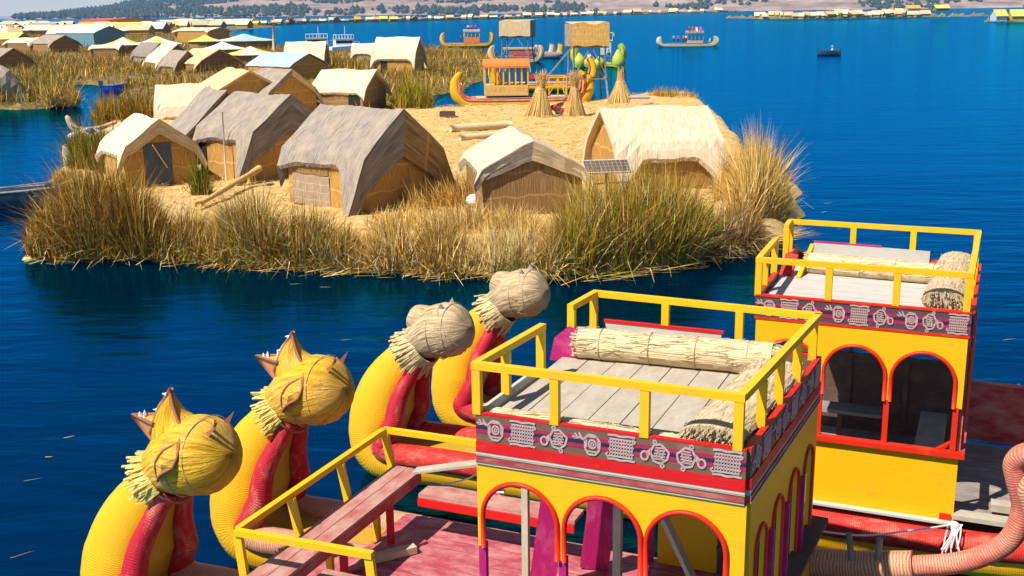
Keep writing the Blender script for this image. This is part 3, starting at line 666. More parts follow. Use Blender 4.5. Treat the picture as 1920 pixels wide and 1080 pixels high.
for k in range(34):
    px = 1425+k*9.2+rnd.uniform(-4, 4)
    if px > 1745: continue
    y = np.interp(px, [1360, 1480, 1600, 1690, 1860], [34, 35.5, 33.5, 32, 30])-rnd.uniform(1.5, 6); hz = HOR+(960-px)*ROLL
    D = 6.9*F_PX/(np.interp(px, [1360, 1480, 1600, 1690, 1860], [34, 35.5, 33.5, 32, 30])-hz)*1.03
    rf = rnd.choice(ROOFS[:11])
    tiny(px, y+2.5, D, rnd.uniform(10, 20), rnd.uniform(3.5, 5.0), rf, 'mat_wall', f'tiny {rn[rf]} roofed hut on the low reed island at the right', 'tiny huts on the right reed island: '+rn[rf])
tiny(1764, 20, 640, 24, 3.2, 'tent_yellow', 'mat_wall_brown', 'lone yellow roofed hut at the right end of the reed island', None)
tiny(1710, 20, 700, 24, 3.2, 'tin_orange', 'tin_blue', 'orange roofed hut beside the small boats of the reed island', None)
tiny(1872, 39, 520, 24, 5.0, 'tent_yellow', 'tin_blue', 'blue-walled hut with a yellow roof near the right picture edge', None)
tiny(1905, 39, 520, 26, 5.0, 'tent_yellow', 'mat_wall', 'yellow roofed hut cut off by the right picture edge', None)
# ------------------------------------------------------------------ the two big reed boats in the foreground
ROT = R(-23.3)
def smooth_path(P, m=6): return catmull(P, m)
def hull(root, yc, st, m_out='hull_yellow', m_in='hull_inner', m_roll=('roll_red', 'roll_faded'), rr=(0.105, 0.19), split=None, tail=None, m=7, nseg=16):
    """st: stations (x, z, half width, thickness) from the prow tip to the stern tip"""
    S = catmull(st, m); n = len(S); P = []; ds = [0]; N = []
    for i in range(n):
        a_, b_ = S[max(i-1, 0)], S[min(i+1, n-1)]; t = Vector((b_[0]-a_[0], 0, b_[1]-a_[1])).normalized()
        N.append(Vector((t.z, 0, -t.x)) if True else None)   # points out of the bow and down
        if i: ds.append(ds[-1]+math.hypot(S[i][0]-S[i-1][0], S[i][1]-S[i-1][1]))
    rolls = {-1: [], 1: []}
    for i, (x, z, w_, t_) in enumerate(S):
        nn = -N[i] if N[i].z > 0 and 0.3*n < i < 0.7*n else N[i]
        if i > 0 and nn.dot(prev) < 0: nn = -nn
        if i == 0 and nn.x > 0: nn = -nn
        prev = nn; row = []
        for k in range(nseg):
            an = 2*math.pi*k/nseg; cy, cn = math.cos(an), math.sin(an)
            wob = 1+rnd.uniform(-0.008, 0.008)
            inn = .30+.62*max(0, min(1, (z-.15)/.7))
            off = t_*cn*wob if cn >= 0 else inn*t_*cn
            sq = lambda v: math.copysign(abs(v)**.76, v)
            off = t_*sq(cn)*wob if cn >= 0 else inn*t_*sq(cn)
            row.append(Vector((x, yc, z))+Vector((0, w_*sq(cy)*wob, 0))+nn*off)
        P.append(row)
        for s in (-1, 1): rolls[s].append(Vector((x, yc+s*(w_*0.84), z))-nn*((inn*1.0)*t_))
    mb = MB(); per = 2*math.pi*0.45
    mb.grid(P, lambda i, j: (ds[min(i, n-1)], per*j/nseg), 0, True)
    for q, f in enumerate(mb.f):       # inner face gets its own, duller colour
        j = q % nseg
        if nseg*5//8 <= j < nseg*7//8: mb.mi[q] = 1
    mb.add(P[0], [list(range(nseg))]); mb.add(P[-1], [list(range(nseg))[::-1]])
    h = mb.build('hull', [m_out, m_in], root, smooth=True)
    for s in (-1, 1):
        path = rolls[s]; L = len(path)
        rad = []
        for i in range(L):
            f = min(1, ds[i]/2.2); rad.append(rr[0]+(rr[1]-rr[0])*f)
        if tail and s in tail: path = path[:tail[s][0]]+[Vector(p) for p in catmull(tail[s][1], 5)]; rad = rad[:tail[s][0]]+[tail[s][2]]*(len(path)-tail[s][0])
        b = MB(); i0 = 1; cut = split or L
        b.tube(path[i0:cut+1], rad[i0:cut+1], 14); b.build('gunwale_roll', m_roll[0], h, smooth=True)
        if cut < len(path)-1:
            b = MB(); b.tube(path[cut:], rad[cut:], 14); b.build('gunwale_roll', m_roll[1], h, smooth=True)
    return h, S, ds

def puma_head(root, c, S=1.0, m='head_yellow', fr='fringe_y', mouth=True, seed=1):
    r_ = random.Random(seed); c = Vector(c); V = lambda x, z, y=0.0: c+Vector((x, y, z))*S
    b = MB()
    p = catmull([(-.66, -.32, .24), (-.45, -.18, .34), (-.12, 0, .455), (.2, .07, .445), (.4, .10, .31), (.49, .12, .13), (.50, .12, .01)], 4)
    b.tube([V(x, z) for x, z, q in p], [max(0.005, q*S) for x, z, q in p], 22, wob=0.012)
    p = catmull([(-.08, .08, .38), (-.26, .29, .33), (-.33, .50, .20), (-.31, .70, .07), (-.30, .78, .01)] if mouth else [(-.1, .0, .38), (-.42, .15, .30), (-.62, .22, .2), (-.68, .24, .02)], 4)
    b.tube([V(x, z) for x, z, q in p], [q*S for x, z, q in p], 16, wob=0.01, flat=0.85)
    # loose reed ends standing off the head
    for k in range(260 if not mouth else 0):
        th_ = r_.uniform(.3, 2.9); an = r_.uniform(0, 6.2832); d = Vector((-math.cos(th_), math.sin(th_)*math.cos(an), math.sin(th_)*math.sin(an))); t_ = (Vector((-1, 0, -.15))-d*d.dot(Vector((-1, 0, -.15)))).normalized()
        q = c+Vector((.02, 0, .02))*S+d*.445*S; L = r_.uniform(.06, .16)*S; b.bar(q, q+t_*L+d*r_.uniform(.0, .03), .012, .006, up=d)
    h = b.build('head', m, root, smooth=True)
    b = MB()
    for xx, zo, rr_ in ((-.12, 0, .461), (.16, .062, .455)): b.tube([c+Vector((xx+.03*math.sin(6.2832*q/30*2), math.sin(6.2832*q/30)*rr_, zo+math.cos(6.2832*q/30)*rr_))*S for q in range(31)], .007, 5)
    b.build('binding', 'straw_dry' if mouth else 'straw_dry', h)
    # straw collar below the head
    b = MB(); ax = Vector((-.82, 0, -.57)).normalized(); e1 = Vector((0, 1, 0)); e2 = ax.cross(e1)
    for ring, (o0, r0, r1, ln) in enumerate(((-.46, .34, .40, .24), (-.52, .32, .44, .25))):
        for k in range(84):
            an = 6.2832*k/84+r_.uniform(-.03, .03); d = e1*math.cos(an)+e2*math.sin(an)
            if mouth and math.sin(an) > .30: continue
            p0 = c+(ax*(-o0)+d*r0)*S; L = ln*r_.uniform(0.75, 1.15)*(1 if mouth else 1.4)
            p1 = p0+(ax*L+d*(r1-r0)*r_.uniform(0.8, 1.2)+Vector((r_.uniform(-.03, .03), r_.uniform(-.03, .03), r_.uniform(-.03, .03))))*S
            b.bar(p0, p1, 0.026*S, 0.02*S, up=d)
    b.build('collar', fr, h)
    b = MB(); b.tube([c+(ax*0.50+(e1*math.cos(6.2832*k/24)+e2*math.sin(6.2832*k/24))*0.335)*S for k in range(25)], 0.022*S, 6); b.build('collar_band', 'trim_brown', h, smooth=True)
    # ears
    for sy in (-1, 1):
        b = MB()
        if mouth: A, B, T = V(.27, .40, sy*.16), V(.32, .35, sy*.18), V(.50 if sy < 0 else .38, .54, sy*.24)
        else: A, B, T = V(-.04, .41, sy*.16), V(.10, .39, sy*.20), V(.05, .56, sy*.22)
        O = V(.20, .33, sy*.10)
        b.add([A, B, T, O], [(0, 1, 2), (1, 3, 2), (3, 0, 2), (0, 3, 1)]); b.build('ear', 'trim_brown' if mouth else 'wood_weather', h)
    def surf(x, z, k=1.0):
        q = .455**2-(x+.02)**2*0.9-z*z; return -math.sqrt(max(q, 0.0008))*k-0.012
    if mouth:
        def trim(pts, rad=0.02): 
            b = MB(); b.tube([V(*q) for q in catmull(pts, 4)], rad*S, 6); return b.build('brow_trim', 'trim_brown', h, smooth=True)
        trim([(-.295, .78, -.03), (-.19, .58, -.10), (-.06, .44, -.15), (.12, .455, -.10), (.32, .42, -.10), (.50, .60, -.24)])
        trim([(-.06, .44, -.15), (.06, .34, -.34), (.09, .20, surf(.09, .20)-.03), (.06, .08, surf(.06, .08)-.05)])
        trim([(.06, .08, surf(.06, .08)-.05), (-.10, -.02, surf(-.1, -.02)-.06), (-.24, -.16, surf(-.24, -.16)-.03)])
        trim([(.05, .32, -.36), (-.10, .24, surf(-.1, .24)-.05), (-.20, .08, surf(-.2, .08)-.05), (-.22, -.12, surf(-.22, -.12)-.03)], 0.014)
        b = MB(); pts = [(.09, .20), (.06, .08), (-.10, -.02), (-.24, -.16), (-.20, .08), (-.08, .24), (.05, .32)]
        q = [V(x, z, surf(x, z)-.05) for x, z in pts]; cc = V(-.05, .12, surf(-.05, .12)-.10)
        b.add(q+[cc], [(i, (i+1) % 7, 7) for i in range(7)]); b.build('cheek_leaf', m, h)
        # jaws
        tip, bl, br, bt = V(-.90, .40), V(-.42, .42, .17), V(-.42, .42, -.20), V(-.57, .07)
        mid = (bl+br)/2+Vector((0, 0, -.10))*S
        b = MB(); b.add([tip, bl, br, bt, mid], [(0, 3, 1), (0, 1, 4), (0, 4, 2)]); lj = b.build('lower_jaw', m, h)
        b = MB(); b.add([tip, br, bt, tip+Vector((.03, .03, 0)), br+Vector((0, .03, 0)), bt+Vector((0, .03, .02))], [(0, 1, 2), (5, 4, 3), (0, 3, 4, 1)]); b.build('mouth_inside', 'jaw_orange', h)
        b = MB(); b.tube([bl, tip, br], 0.024*S, 8); b.tube([tip, bt], 0.026*S, 8); b.build('lower_lip', 'trim_brown', h, smooth=True)
        ut = V(-.295, .80); b = MB()
        b.tube([bt, V(-.50, .30, -.17), V(-.42, .55, -.10), ut], 0.028*S, 8); b.tube([bt, V(-.50, .30, .17), V(-.42, .55, .10), ut], 0.028*S, 8); b.build('upper_lip', 'trim_brown', h, smooth=True)
        for x, z, y, dx, dz in ((-.62, .40, .09, 0, .13), (-.66, .40, -.07, 0, .14), (-.74, .41, .03, 0, .09), (-.77, .41, -.02, 0, .08), (-.50, .39, -.14, 0, .09),
                                (-.40, .58, .08, -.15, -.03), (-.40, .56, -.08, -.16, -.02), (-.33, .72, .03, -.11, -.02), (-.33, .74, -.04, -.09, 0)):
            b = MB(); b.tube([V(x, z, y), V(x+dx*.7, z+dz*.7, y)], [0.022*S, 0.004*S], 6); b.build('tooth', 'tooth', h)
    else:
        b = MB()
        for k in range(3): b.tube([c+(ax*(-.25+.25*k)+(e1*math.cos(6.2832*q/20)+e2*math.sin(6.2832*q/20))*(.36+.09*math.sin(1+k)))*S for q in range(21)], 0.009, 5)
        b.build('binding', 'straw_dry', h)
    return h

def arch_wall(root, p0, p1, ztop, arches, zlow, th=0.05, paint='yellow', trim='orange_trim', leg=None, tr=0.026):
    """wall from p0 to p1 (local xy) whose lower edge is cut by arches (centre, half width, spring z); zlow(s) elsewhere"""
    p0 = Vector((*p0, 0)); p1 = Vector((*p1, 0)); d = p1-p0; L = d.length; d.normalize(); nrm = Vector((d.y, -d.x, 0))
    at_ = lambda s, z, o=0: p0+d*s+Vector((0, 0, z))+nrm*o
    prof = []; x = 0
    for c, r, zs in arches:
        if c-r > x+0.001: prof += [(x, zlow(x+1e-4)), (c-r, zlow(c-r-1e-4))]
        prof += [(c-r*math.cos(math.pi*k/20), zs+r*math.sin(math.pi*k/20)) for k in range(21)]; x = c+r
    prof += [(x, zlow(x+1e-4)), (L, zlow(L-1e-4))]
    b = MB()
    for (a0, za), (a1, zb) in zip(prof[:-1], prof[1:]):
        if a1-a0 < 1e-4:
            b.add([at_(a0, za, th/2), at_(a0, zb, th/2), at_(a0, zb, -th/2), at_(a0, za, -th/2)], [(0, 1, 2, 3)]); continue
        b.add([at_(a0, za, th/2), at_(a1, zb, th/2), at_(a1, ztop, th/2), at_(a0, ztop, th/2)], [(0, 1, 2, 3)], [[(a0, za), (a1, zb), (a1, ztop), (a0, ztop)]])
        b.add([at_(a0, za, -th/2), at_(a1, zb, -th/2), at_(a1, ztop, -th/2), at_(a0, ztop, -th/2)], [(3, 2, 1, 0)], [[(a0, ztop), (a1, ztop), (a1, zb), (a0, za)]])
        b.add([at_(a0, za, th/2), at_(a0, za, -th/2), at_(a1, zb, -th/2), at_(a1, zb, th/2)], [(0, 1, 2, 3)])
    for s in (0, L): b.add([at_(s, zlow(min(max(s, 1e-4), L-1e-4)), th/2), at_(s, zlow(min(max(s, 1e-4), L-1e-4)), -th/2), at_(s, ztop, -th/2), at_(s, ztop, th/2)], [(0, 1, 2, 3)])
    wl = b.build('arch_wall', paint, root)
    for c, r, zs in arches:
        lo = leg if leg else zs-0.3
        zl = max(zlow(c-r-1e-3), lo); zr_ = max(zlow(c+r+1e-3), lo)
        pts = [(c-r, zl)]+[(c-r*math.cos(math.pi*k/20), zs+r*math.sin(math.pi*k/20)) for k in range(21)]+[(c+r, zr_)]
        b = MB(); b.tube([at_(s, z, th/2+0.012) for s, z in pts], tr, 6, flat=1.0); b.build('arch_trim', trim, wl, smooth=True)
    return wl

def glyph(b, kind, o, d, up, n, W, H):
    """carved figures on the frieze, drawn as raised flat strokes"""
    P = lambda x, y: o+d*(x*W)+up*(y*H)+n*0.008
    def stroke(pts, w_=0.013, k_=1.15):
        for a_, c in zip(pts[:-1], pts[1:]):
            b.bar(P(*a_), P(*c), w_*k_, 0.006, up=n)
    def ring(cx, cy, rx, ry, k=10, w_=0.013): stroke([(cx+rx*math.cos(6.2832*i/k), cy+ry*math.sin(6.2832*i/k)) for i in range(k+1)], w_)
    if kind == 0 or kind == 3:
        f = (lambda x: 1-x) if kind == 3 else (lambda x: x)
        body = [(f(x), y) for x, y in ((.34, .55), (.45, .82), (.68, .88), (.95, .6), (.90, .32), (.68, .12), (.46, .18), (.34, .55))]
        stroke(body, 0.016); ring(f(.14), .36, .12, .17, 10, 0.016); stroke([(f(.22), .5), (f(.36), .62)], .02); stroke([(f(.25), .4), (f(.36), .5)], .02)
        ring(f(.48), .94, .06, .07, 7); ring(f(.74), .05, .06, .07, 7)
        for k in range(5): stroke([(f(.42+.02*k), .28+.11*k), (f(.84-.02*abs(k-2)), .30+.11*k)], .010)
        stroke([(f(.52), .25), (f(.60), .72), (f(.70), .25), (f(.80), .7)], .010)
    elif kind == 1:
        for k in range(6):
            y = .16+.135*k; stroke([(.08+.03*(k % 2), y), (.94-.03*((k+1) % 2), y)], .013)
        for k in range(9): stroke([(.12+.095*k, .20), (.14+.095*k, .80)], .008)
        for y in (.03, .97): stroke([(.05, y), (.3, y+.02), (.5, y-.02), (.75, y+.02), (.98, y)], .016)
        stroke([(.9, .9), (1.0, .8), (.92, .72)], .012); stroke([(.08, .1), (-.02, .2), (.06, .28)], .012)
    else:
        body = [(.42, .70), (.55, .86), (.8, .84), (.95, .62), (.93, .3), (.78, .08), (.55, .08), (.43, .3), (.42, .70)]
        stroke(body, .016); ring(.68, .5, .13, .17, 9, .014); ring(.68, .5, .05, .07, 6, .012)
        stroke([(.45, .62), (.25, .72), (.05, .66)], .018); stroke([(.3, .74), (.22, .9)], .014); stroke([(.18, .72), (.06, .86)], .014); stroke([(.1, .68), (-.02, .72)], .014)
        stroke([(.5, .2), (.86, .2)], .010); stroke([(.5, .78), (.86, .78)], .010); stroke([(.48, .35), (.48, .65)], .010); stroke([(.88, .35), (.88, .65)], .010)

def frieze(root, p0, p1, z0, z1, stripes, seq, gm=('frieze', 'figure'), th=0.05):
    p0 = Vector((*p0, 0)); p1 = Vector((*p1, 0)); d = (p1-p0); L = d.length; d.normalize(); n = Vector((d.y, -d.x, 0)); up = Vector((0, 0, 1))
    b = MB(); b.bar(p0+up*(z0+z1)/2, p1+up*(z0+z1)/2, th, z1-z0); fz = b.build('frieze_board', gm[0], root)
    for a0, a1, mt in stripes:
        b = MB(); zc = z0+(z1-z0)*(a0+a1)/2; b.bar(p0+up*zc+n*(th/2+0.002), p1+up*zc+n*(th/2+0.002), 0.004, (z1-z0)*(a1-a0)); b.build('stripe', mt, fz)
    if seq:
        H = (z1-z0)*0.92; W = L/len(seq)
        for k, kd in enumerate(seq):
            b = MB(); o = p0+d*(W*(k+0.06))+up*(z0+(z1-z0)*0.04)+n*(th/2); glyph(b, kd, o, d, up, n, W*0.86, H); b.build('figure', gm[1], fz)
    return fz

def rail(root, pts, z, posts, zb, mt='yellow_rail', w_=0.075, th=0.07, pw=0.085, lean=0):
    for a_, c in pts:
        b = MB(); b.bar((*a_, z-th/2), (*c, z-th/2), w_, th); b.build('top_rail', mt, root)
    for q in posts:
        b = MB(); b.bar((q[0], q[1], zb), (q[0], q[1], z-th), pw, pw*0.8, up=(0, 1, 0)); b.build('rail_post', mt, root)

def planks(root, name, x0, x1, y0, y1, z, along='x', wd=0.2, mt='plank_grey', gap=0.012, th=0.04):
    b = MB(); n = max(1, int(round(((y1-y0) if along == 'x' else (x1-x0))/wd)))
    for k in range(n):
        if along == 'x':
            s = (y1-y0)/n; b.box(((x0+x1)/2, y0+s*(k+0.5), z-th/2+rnd.uniform(-.004, .004)), (x1-x0+rnd.uniform(-.03, .0), s-gap, th))
        else:
            s = (x1-x0)/n; b.box((x0+s*(k+0.5), (y0+y1)/2, z-th/2+rnd.uniform(-.004, .004)), (s-gap, y1-y0+rnd.uniform(-.03, 0), th))
    return b.build(name, mt, root)
def bx(root, name, mt, c, d, rz=0.0, ry=0.0, rx=0.0):
    b = MB(); b.box(c, d, (Matrix.Rotation(rz, 3, 'Z') @ Matrix.Rotation(ry, 3, 'Y') @ Matrix.Rotation(rx, 3, 'X'))); return b.build(name, mt, root)
def br_(root, name, mt, p0, p1, wd, th, up=(0, 0, 1)):
    b = MB(); b.bar(p0, p1, wd, th, up); return b.build(name, mt, root)
def tb(root, name, mt, pts, r, n=8, m=5):
    b = MB(); b.tube(catmull(pts, m), r, n); return b.build(name, mt, root, smooth=True)

NECK = [(-4.22, 1.92, .17, .20), (-4.52, 1.62, .31, .32), (-4.80, 1.18, .47, .42), (-4.93, .70, .57, .50), (-4.86, .26, .61, .54), (-4.5, .12, .62, .48), (-3.9, .14, .62, .44), (-2.0, .15, .62, .44), (2.0, .15, .62, .44)]
STERN = [(3.3, .17, .60, .42), (4.1, .28, .52, .38), (4.6, .65, .40, .32), (4.75, 1.2, .28, .25), (4.68, 1.6, .16, .15)]
def shift(st, dx, dz):
    o = []
    for x, z, w_, t_ in st:
        f = min(1, max(0, (-x-3.0)/1.2)); q = min(1, max(0, z/1.0)); o.append((x+dx*f, z+dz*q*f, w_, t_))
    return o
STERN_LOW = [(3.2, .16, .60, .42), (4.2, .22, .52, .36), (4.8, .40, .34, .22)]
a1, a2 = Vector((-0.350, 10.092, 0)), Vector((3.282, 14.523, 0))

# ---- nearer boat
B1 = empty('reed_boat', a1, ROT, 'nearer yellow reed boat whose two prows are yellow puma heads with open jaws', 'boat', 'yellow reed boats moored in the foreground')
hull(B1, .5, shift(NECK, 0.0, 0.0)+STERN, split=31)
hull(B1, 2.7, shift(NECK, 0.20, 0.12)+STERN_LOW, m_roll=('roll_red', 'roll_faded'), split=31)
puma_head(B1, (-3.80, .5, 2.16), 1.0, seed=1)
puma_head(B1, (-3.62, 2.7, 2.26), 1.0, seed=2)
planks(B1, 'deck', -2.5, 4.3, .1, 3.0, .60, 'x', .24, 'pink_deck')
ZT = 3.4
PL, PR, QR, QL = (0.0, 0.0), (2.56, 0.0), (2.74, 2.92), (0.08, 3.0)
# arched walls
arch_wall(B1, (0.0, 0.0), (2.60, 0.0), 2.88, [(.445, .385, 2.35), (1.275, .375, 2.36), (2.07, .37, 2.36)], lambda s: 2.02 if s < 2.43 else 0.5, leg=2.02)
arch_wall(B1, (2.60, 0.05), (2.76, 2.92), 2.88, [(.40, .20, 2.30), (1.06, .21, 2.30), (1.75, .22, 2.30), (2.45, .22, 2.30)], lambda s: 1.46, leg=1.5, tr=0.018)
arch_wall(B1, (2.70, 2.95), (0.05, 2.98), 2.88, [(.5, .36, 2.36), (1.33, .36, 2.36), (2.15, .36, 2.36)], lambda s: 2.02, leg=2.02)
br_(B1, 'side_panel', 'yellow', (2.63, .05, 1.0), (2.78, 2.92, 1.0), .04, .92)
br_(B1, 'sill', 'wood_dark', (2.69, -.02, 1.48), (2.86, 2.98, 1.48), .2, .05)
for x in (.02, .86, 1.675): bx(B1, 'cabin_post', 'magenta', (x+.015, .02, 1.30), (.075, .06, 1.50))
for x in (.12, .9, 1.75, 2.65): bx(B1, 'cabin_post', 'magenta', (x, 2.95, 1.3), (.07, .06, 1.5))
br_(B1, 'back_panel', 'yellow', (1.0, 2.93, 1.05), (1.72, 2.93, 1.05), .03, .9); br_(B1, 'back_panel', 'wood_dark', (1.73, 2.93, 1.2), (2.68, 2.93, 1.2), .03, 1.3)  # dark right-hand panel: the cabin's inner shade put into its colour
for y in (.75, 1.4, 2.1): bx(B1, 'cabin_post', 'magenta', (2.66+.055*y, y, 1.9), (.05, .06, .86))
# inside the cabin
br_(B1, 'stair_board', 'magenta', (-.05, 1.75, .62), (.28, 1.72, 2.9), .30, .04, up=(-.3, 1, 0))
br_(B1, 'stair_board', 'magenta', (.35, 2.45, .62), (.62, 2.35, 2.6), .34, .04, up=(-.3, 1, 0))
bx(B1, 'cabin_post', 'magenta', (.50, 1.0, 1.75), (.06, .06, 2.3)); bx(B1, 'cabin_post', 'wood_bare', (.18, .75, 1.75), (.07, .06, 2.3))
bx(B1, 'cabin_post', 'wood_bare', (.88, 1.7, 1.6), (.09, .08, 2.0))
br_(B1, 'stair_rail', 'wood_bare', (1.0, 1.75, 2.55), (1.75, 1.6, 1.2), .11, .05)
bx(B1, 'step_block', 'wood_bare', (1.18, 1.55, .93), (.52, .17, .09)); br_(B1, 'step_block', 'wood_bare', (.75, 1.05, .72), (.95, 1.6, .80), .13, .12)
bx(B1, 'inside_bench', 'wood_dark', (2.25, 1.5, 1.1), (.36, 2.4, .05)); bx(B1, 'inside_bench', 'wood_dark', (2.2, 2.65, 1.12), (.8, .3, .05))  # bench colour darkened to carry the shade inside the cabin
# upper deck
planks(B1, 'upper_deck', .03, 2.55, .03, 2.94, 3.30, 'y', .30, 'plank_grey')
bx(B1, 'deck_beam', 'wood_dark', (1.3, 1.5, 3.20), (2.5, 2.85, .10))
NST = [(.30, .45, 'frieze_pink'), (.45, .60, 'frieze_black'), (.60, .74, 'frieze_pink')]
for (p, q, seq) in ((PL, (2.58, 0.0), [2, 1, 0, 2, 1, 0, 3, 1]), ((2.585, .03), (2.76, 2.95), [0, 1, 2, 3, 1, 0, 2, 1]), ((2.72, 2.98), (0.08, 3.02), [0, 1, 2, 3, 1, 0, 2, 1])):
    k = (Vector(q)-Vector(p)).normalized(); nn = Vector((k.y, -k.x))*0.012
    off = lambda v, o: (v[0]+nn.x*o, v[1]+nn.y*o)
    frieze(B1, p, q, 3.12, 3.385, NST, seq)
    frieze(B1, off(p, 1), off(q, 1), 3.01, 3.117, [], None, ('red', 'figure'))
    frieze(B1, off(p, .6), off(q, .6), 2.955, 3.008, [(.1, .3, 'wood_dark'), (.55, .8, 'plank_white')], None, ('wood_bare', 'figure'))
    frieze(B1, off(p, 1.2), off(q, 1.2), 2.885, 2.953, [(.05, .2, 'plank_white'), (.2, .4, 'wood_dark')], None, ('red_worn', 'figure'))
    br_(B1, 'edge_strip', 'red', (*p, 3.395), (*q, 3.395), .056, .018)
for y0, y1 in ((0.02, 1.44), (2.3, 3.0)): br_(B1, 'parapet', 'plank_white', (0.0, y0, 3.23), (0.03, y1, 3.23), .04, .34)
br_(B1, 'parapet_lining', 'plank_white', (.3, 2.95, 3.44), (1.68, 2.94, 3.44), .03, .22); br_(B1, 'edge_strip', 'red', (.28, 2.95, 3.565), (1.70, 2.94, 3.565), .05, .03)

pts = [(-.12, 3.25), (.30, 3.25), (.34, 3.48), (.26, 3.62), (.10, 3.66), (-.06, 3.52)]
b = MB(); b.prism([(x, 2.22, z) for x, z in pts], (0, 1, 0), .04); b.build('stair_board', 'magenta', B1)
rail(B1, [((-.035, 0), (2.55, 0)), ((2.52, .04), (2.735, 2.90)), ((.115, 3.02), (2.77, 2.90)), ((0, .04), (.1, 1.47)), ((.1, 2.30), (.15, 2.98))], 3.90,
     [(.01, 0), (.80, 0), (1.66, 0), (2.50, 0), (2.575, .62), (2.62, 1.27), (2.67, 2.0), (2.70, 2.85), (1.88, 2.93), (1.02, 2.97), (.14, 3.0), (.04, .62), (.09, 1.43), (.11, 2.32)], 3.385)
# bow platform
rail(B1, [((-2.72, -.28), (-1.10, -.20)), ((-2.72, -.24), (-2.72, 2.90)), ((-2.74, 2.92), (0.0, 2.98))], 1.82, [], 0)
for x, y, zb in ((-2.70, -.27, .3), (-1.14, -.20, .3), (-2.70, .72, 1.0), (-2.70, 1.78, 1.0), (-2.70, 2.88, 1.0)):
    br_(B1, 'rail_post', 'yellow_rail', (x+.14, y, zb), (x, y, 1.75), .10, .05, up=(0, 1, 0))
for k in range(2): bx(B1, 'bow_bench', 'bench_worn', (-2.45+.21*k, 1.15, 1.33+.0*k), (.20, 3.35, .045))
bx(B1, 'bench_skirt', 'red_worn', (-2.15, 1.15, 1.25), (.03, 3.3, .12))
for y in (-.1, 1.0, 2.1): bx(B1, 'bench_leg', 'red', (-2.22, y, .95), (.08, .06, .66)); bx(B1, 'bench_leg', 'yellow_rail', (-2.45, y+.06, .9), (.08, .06, .76))
bx(B1, 'side_bench', 'bench_worn', (-.95, 2.62, 1.17), (2.1, .34, .05)); bx(B1, 'bench_skirt', 'red', (-.95, 2.44, 1.09), (2.1, .03, .10))
bx(B1, 'side_bench', 'bench_worn', (-1.35, .10, 1.20), (1.3, .36, .05)); bx(B1, 'bench_leg', 'red', (-1.9, .1, .9), (.07, .2, .6))
br_(B1, 'deck_plank', 'plank_grey', (-2.15, 2.66, 1.40), (-1.15, 2.82, 1.62), .18, .03)
br_(B1, 'deck_plank', 'wood_bare', (-2.25, 1.55, .66), (-1.85, 2.05, .66), .12, .09)
br_(B1, 'deck_plank', 'pink_deck', (-2.7, .9, .64), (-2.0, 2.4, .62), .40, .04)
b = MB(); r_ = random.Random(4)
for k in range(9): b.tube([(-1.15+.10*math.cos(q*.9+k)+r_.uniform(-.05, .05), 2.95+.10*math.sin(q*.9+k), 1.10+.035*k+r_.uniform(-.03, .03)) for q in range(8)], .016, 5)
b.tube(catmull([(-1.9, 2.9, 1.15), (-1.5, 2.92, 1.3), (-1.2, 2.95, 1.55)], 5), .012, 5); b.build('rope_coil', 'rope', B1)
# stern: pink rolls rising and curling behind the cabin, ropes and pegs on the after deck
tb(B1, 'stern_roll', 'roll_faded', [(2.2, 3.0, .86), (3.2, 2.95, .98), (3.9, 2.92, 1.12)], .17, 14)
tb(B1, 'stern_roll', 'roll_pink', [(3.85, 2.92, 1.11), (4.4, 2.92, 1.27), (4.8, 2.9, 1.58), (4.92, 2.88, 1.98), (4.84, 2.86, 2.30), (4.80, 2.85, 2.50), (4.90, 2.8, 2.64), (5.1, 2.78, 2.66)], .115, 14)
tb(B1, 'stern_roll', 'roll_faded', [(5.15, 2.6, 1.0), (5.10, 2.62, 1.7), (4.98, 2.65, 2.10), (4.92, 2.65, 2.30), (5.0, 2.65, 2.44), (5.2, 2.65, 2.44)], .085, 12)
b = MB(); b.tube(catmull([(5.32, 2.75, 1.5), (5.42, 2.75, 1.95), (5.35, 2.7, 2.3), (5.45, 2.7, 2.5)], 5), [.26, .27, .28, .29, .30, .30, .28, .26, .24, .22, .20, .18, .16, .12, .08, .03], 14, wob=.02); b.build('tail', 'head_yellow', B1, smooth=True)
bx(B1, 'gunwale_board', 'yellow', (3.0, 3.15, .62), (1.5, .05, .14))
planks(B1, 'after_deck', 2.8, 4.4, .3, 2.8, .72, 'x', .26, 'wood_dark')
for x, tl in ((3.30, -.10), (3.52, .01)): tb(B1, 'mooring_peg', 'wood_weather', [(x, 2.85, .75), (x+tl*.5, 2.85, 1.1), (x+tl, 2.85, 1.42)], .035, 8)

# ---- farther boat
B2 = empty('reed_boat', a2, ROT, 'farther yellow reed boat whose two prows carry round grey straw heads', 'boat', 'yellow reed boats moored in the foreground')
hull(B2, .5, shift(NECK, -1.18, 0.05)+STERN, split=36, m_roll=('roll_red', 'roll_redworn'))
hull(B2, 2.7, shift(NECK, -.80, 0.12)+STERN, split=38)
puma_head(B2, (-4.95, .5, 2.22), .93, 'head_straw', 'fringe', False, 3)
puma_head(B2, (-4.52, 2.7, 2.34), .90, 'head_straw', 'fringe', False, 4)
planks(B2, 'deck', -2.5, 3.9, .1, 3.0, .58, 'x', .24, 'wood_weather')
arch_wall(B2, (0.0, 0.0), (2.65, 0.0), 3.06, [(.47, .385, 2.42), (1.31, .39, 2.43), (2.16, .39, 2.43)], lambda s: 2.12, leg=2.12)
arch_wall(B2, (2.65, .05), (2.68, 2.92), 3.06, [(.42, .28, 2.5), (1.1, .28, 2.5), (1.8, .28, 2.5), (2.5, .28, 2.5)], lambda s: 1.5, leg=1.5, paint='red_worn', tr=.018)
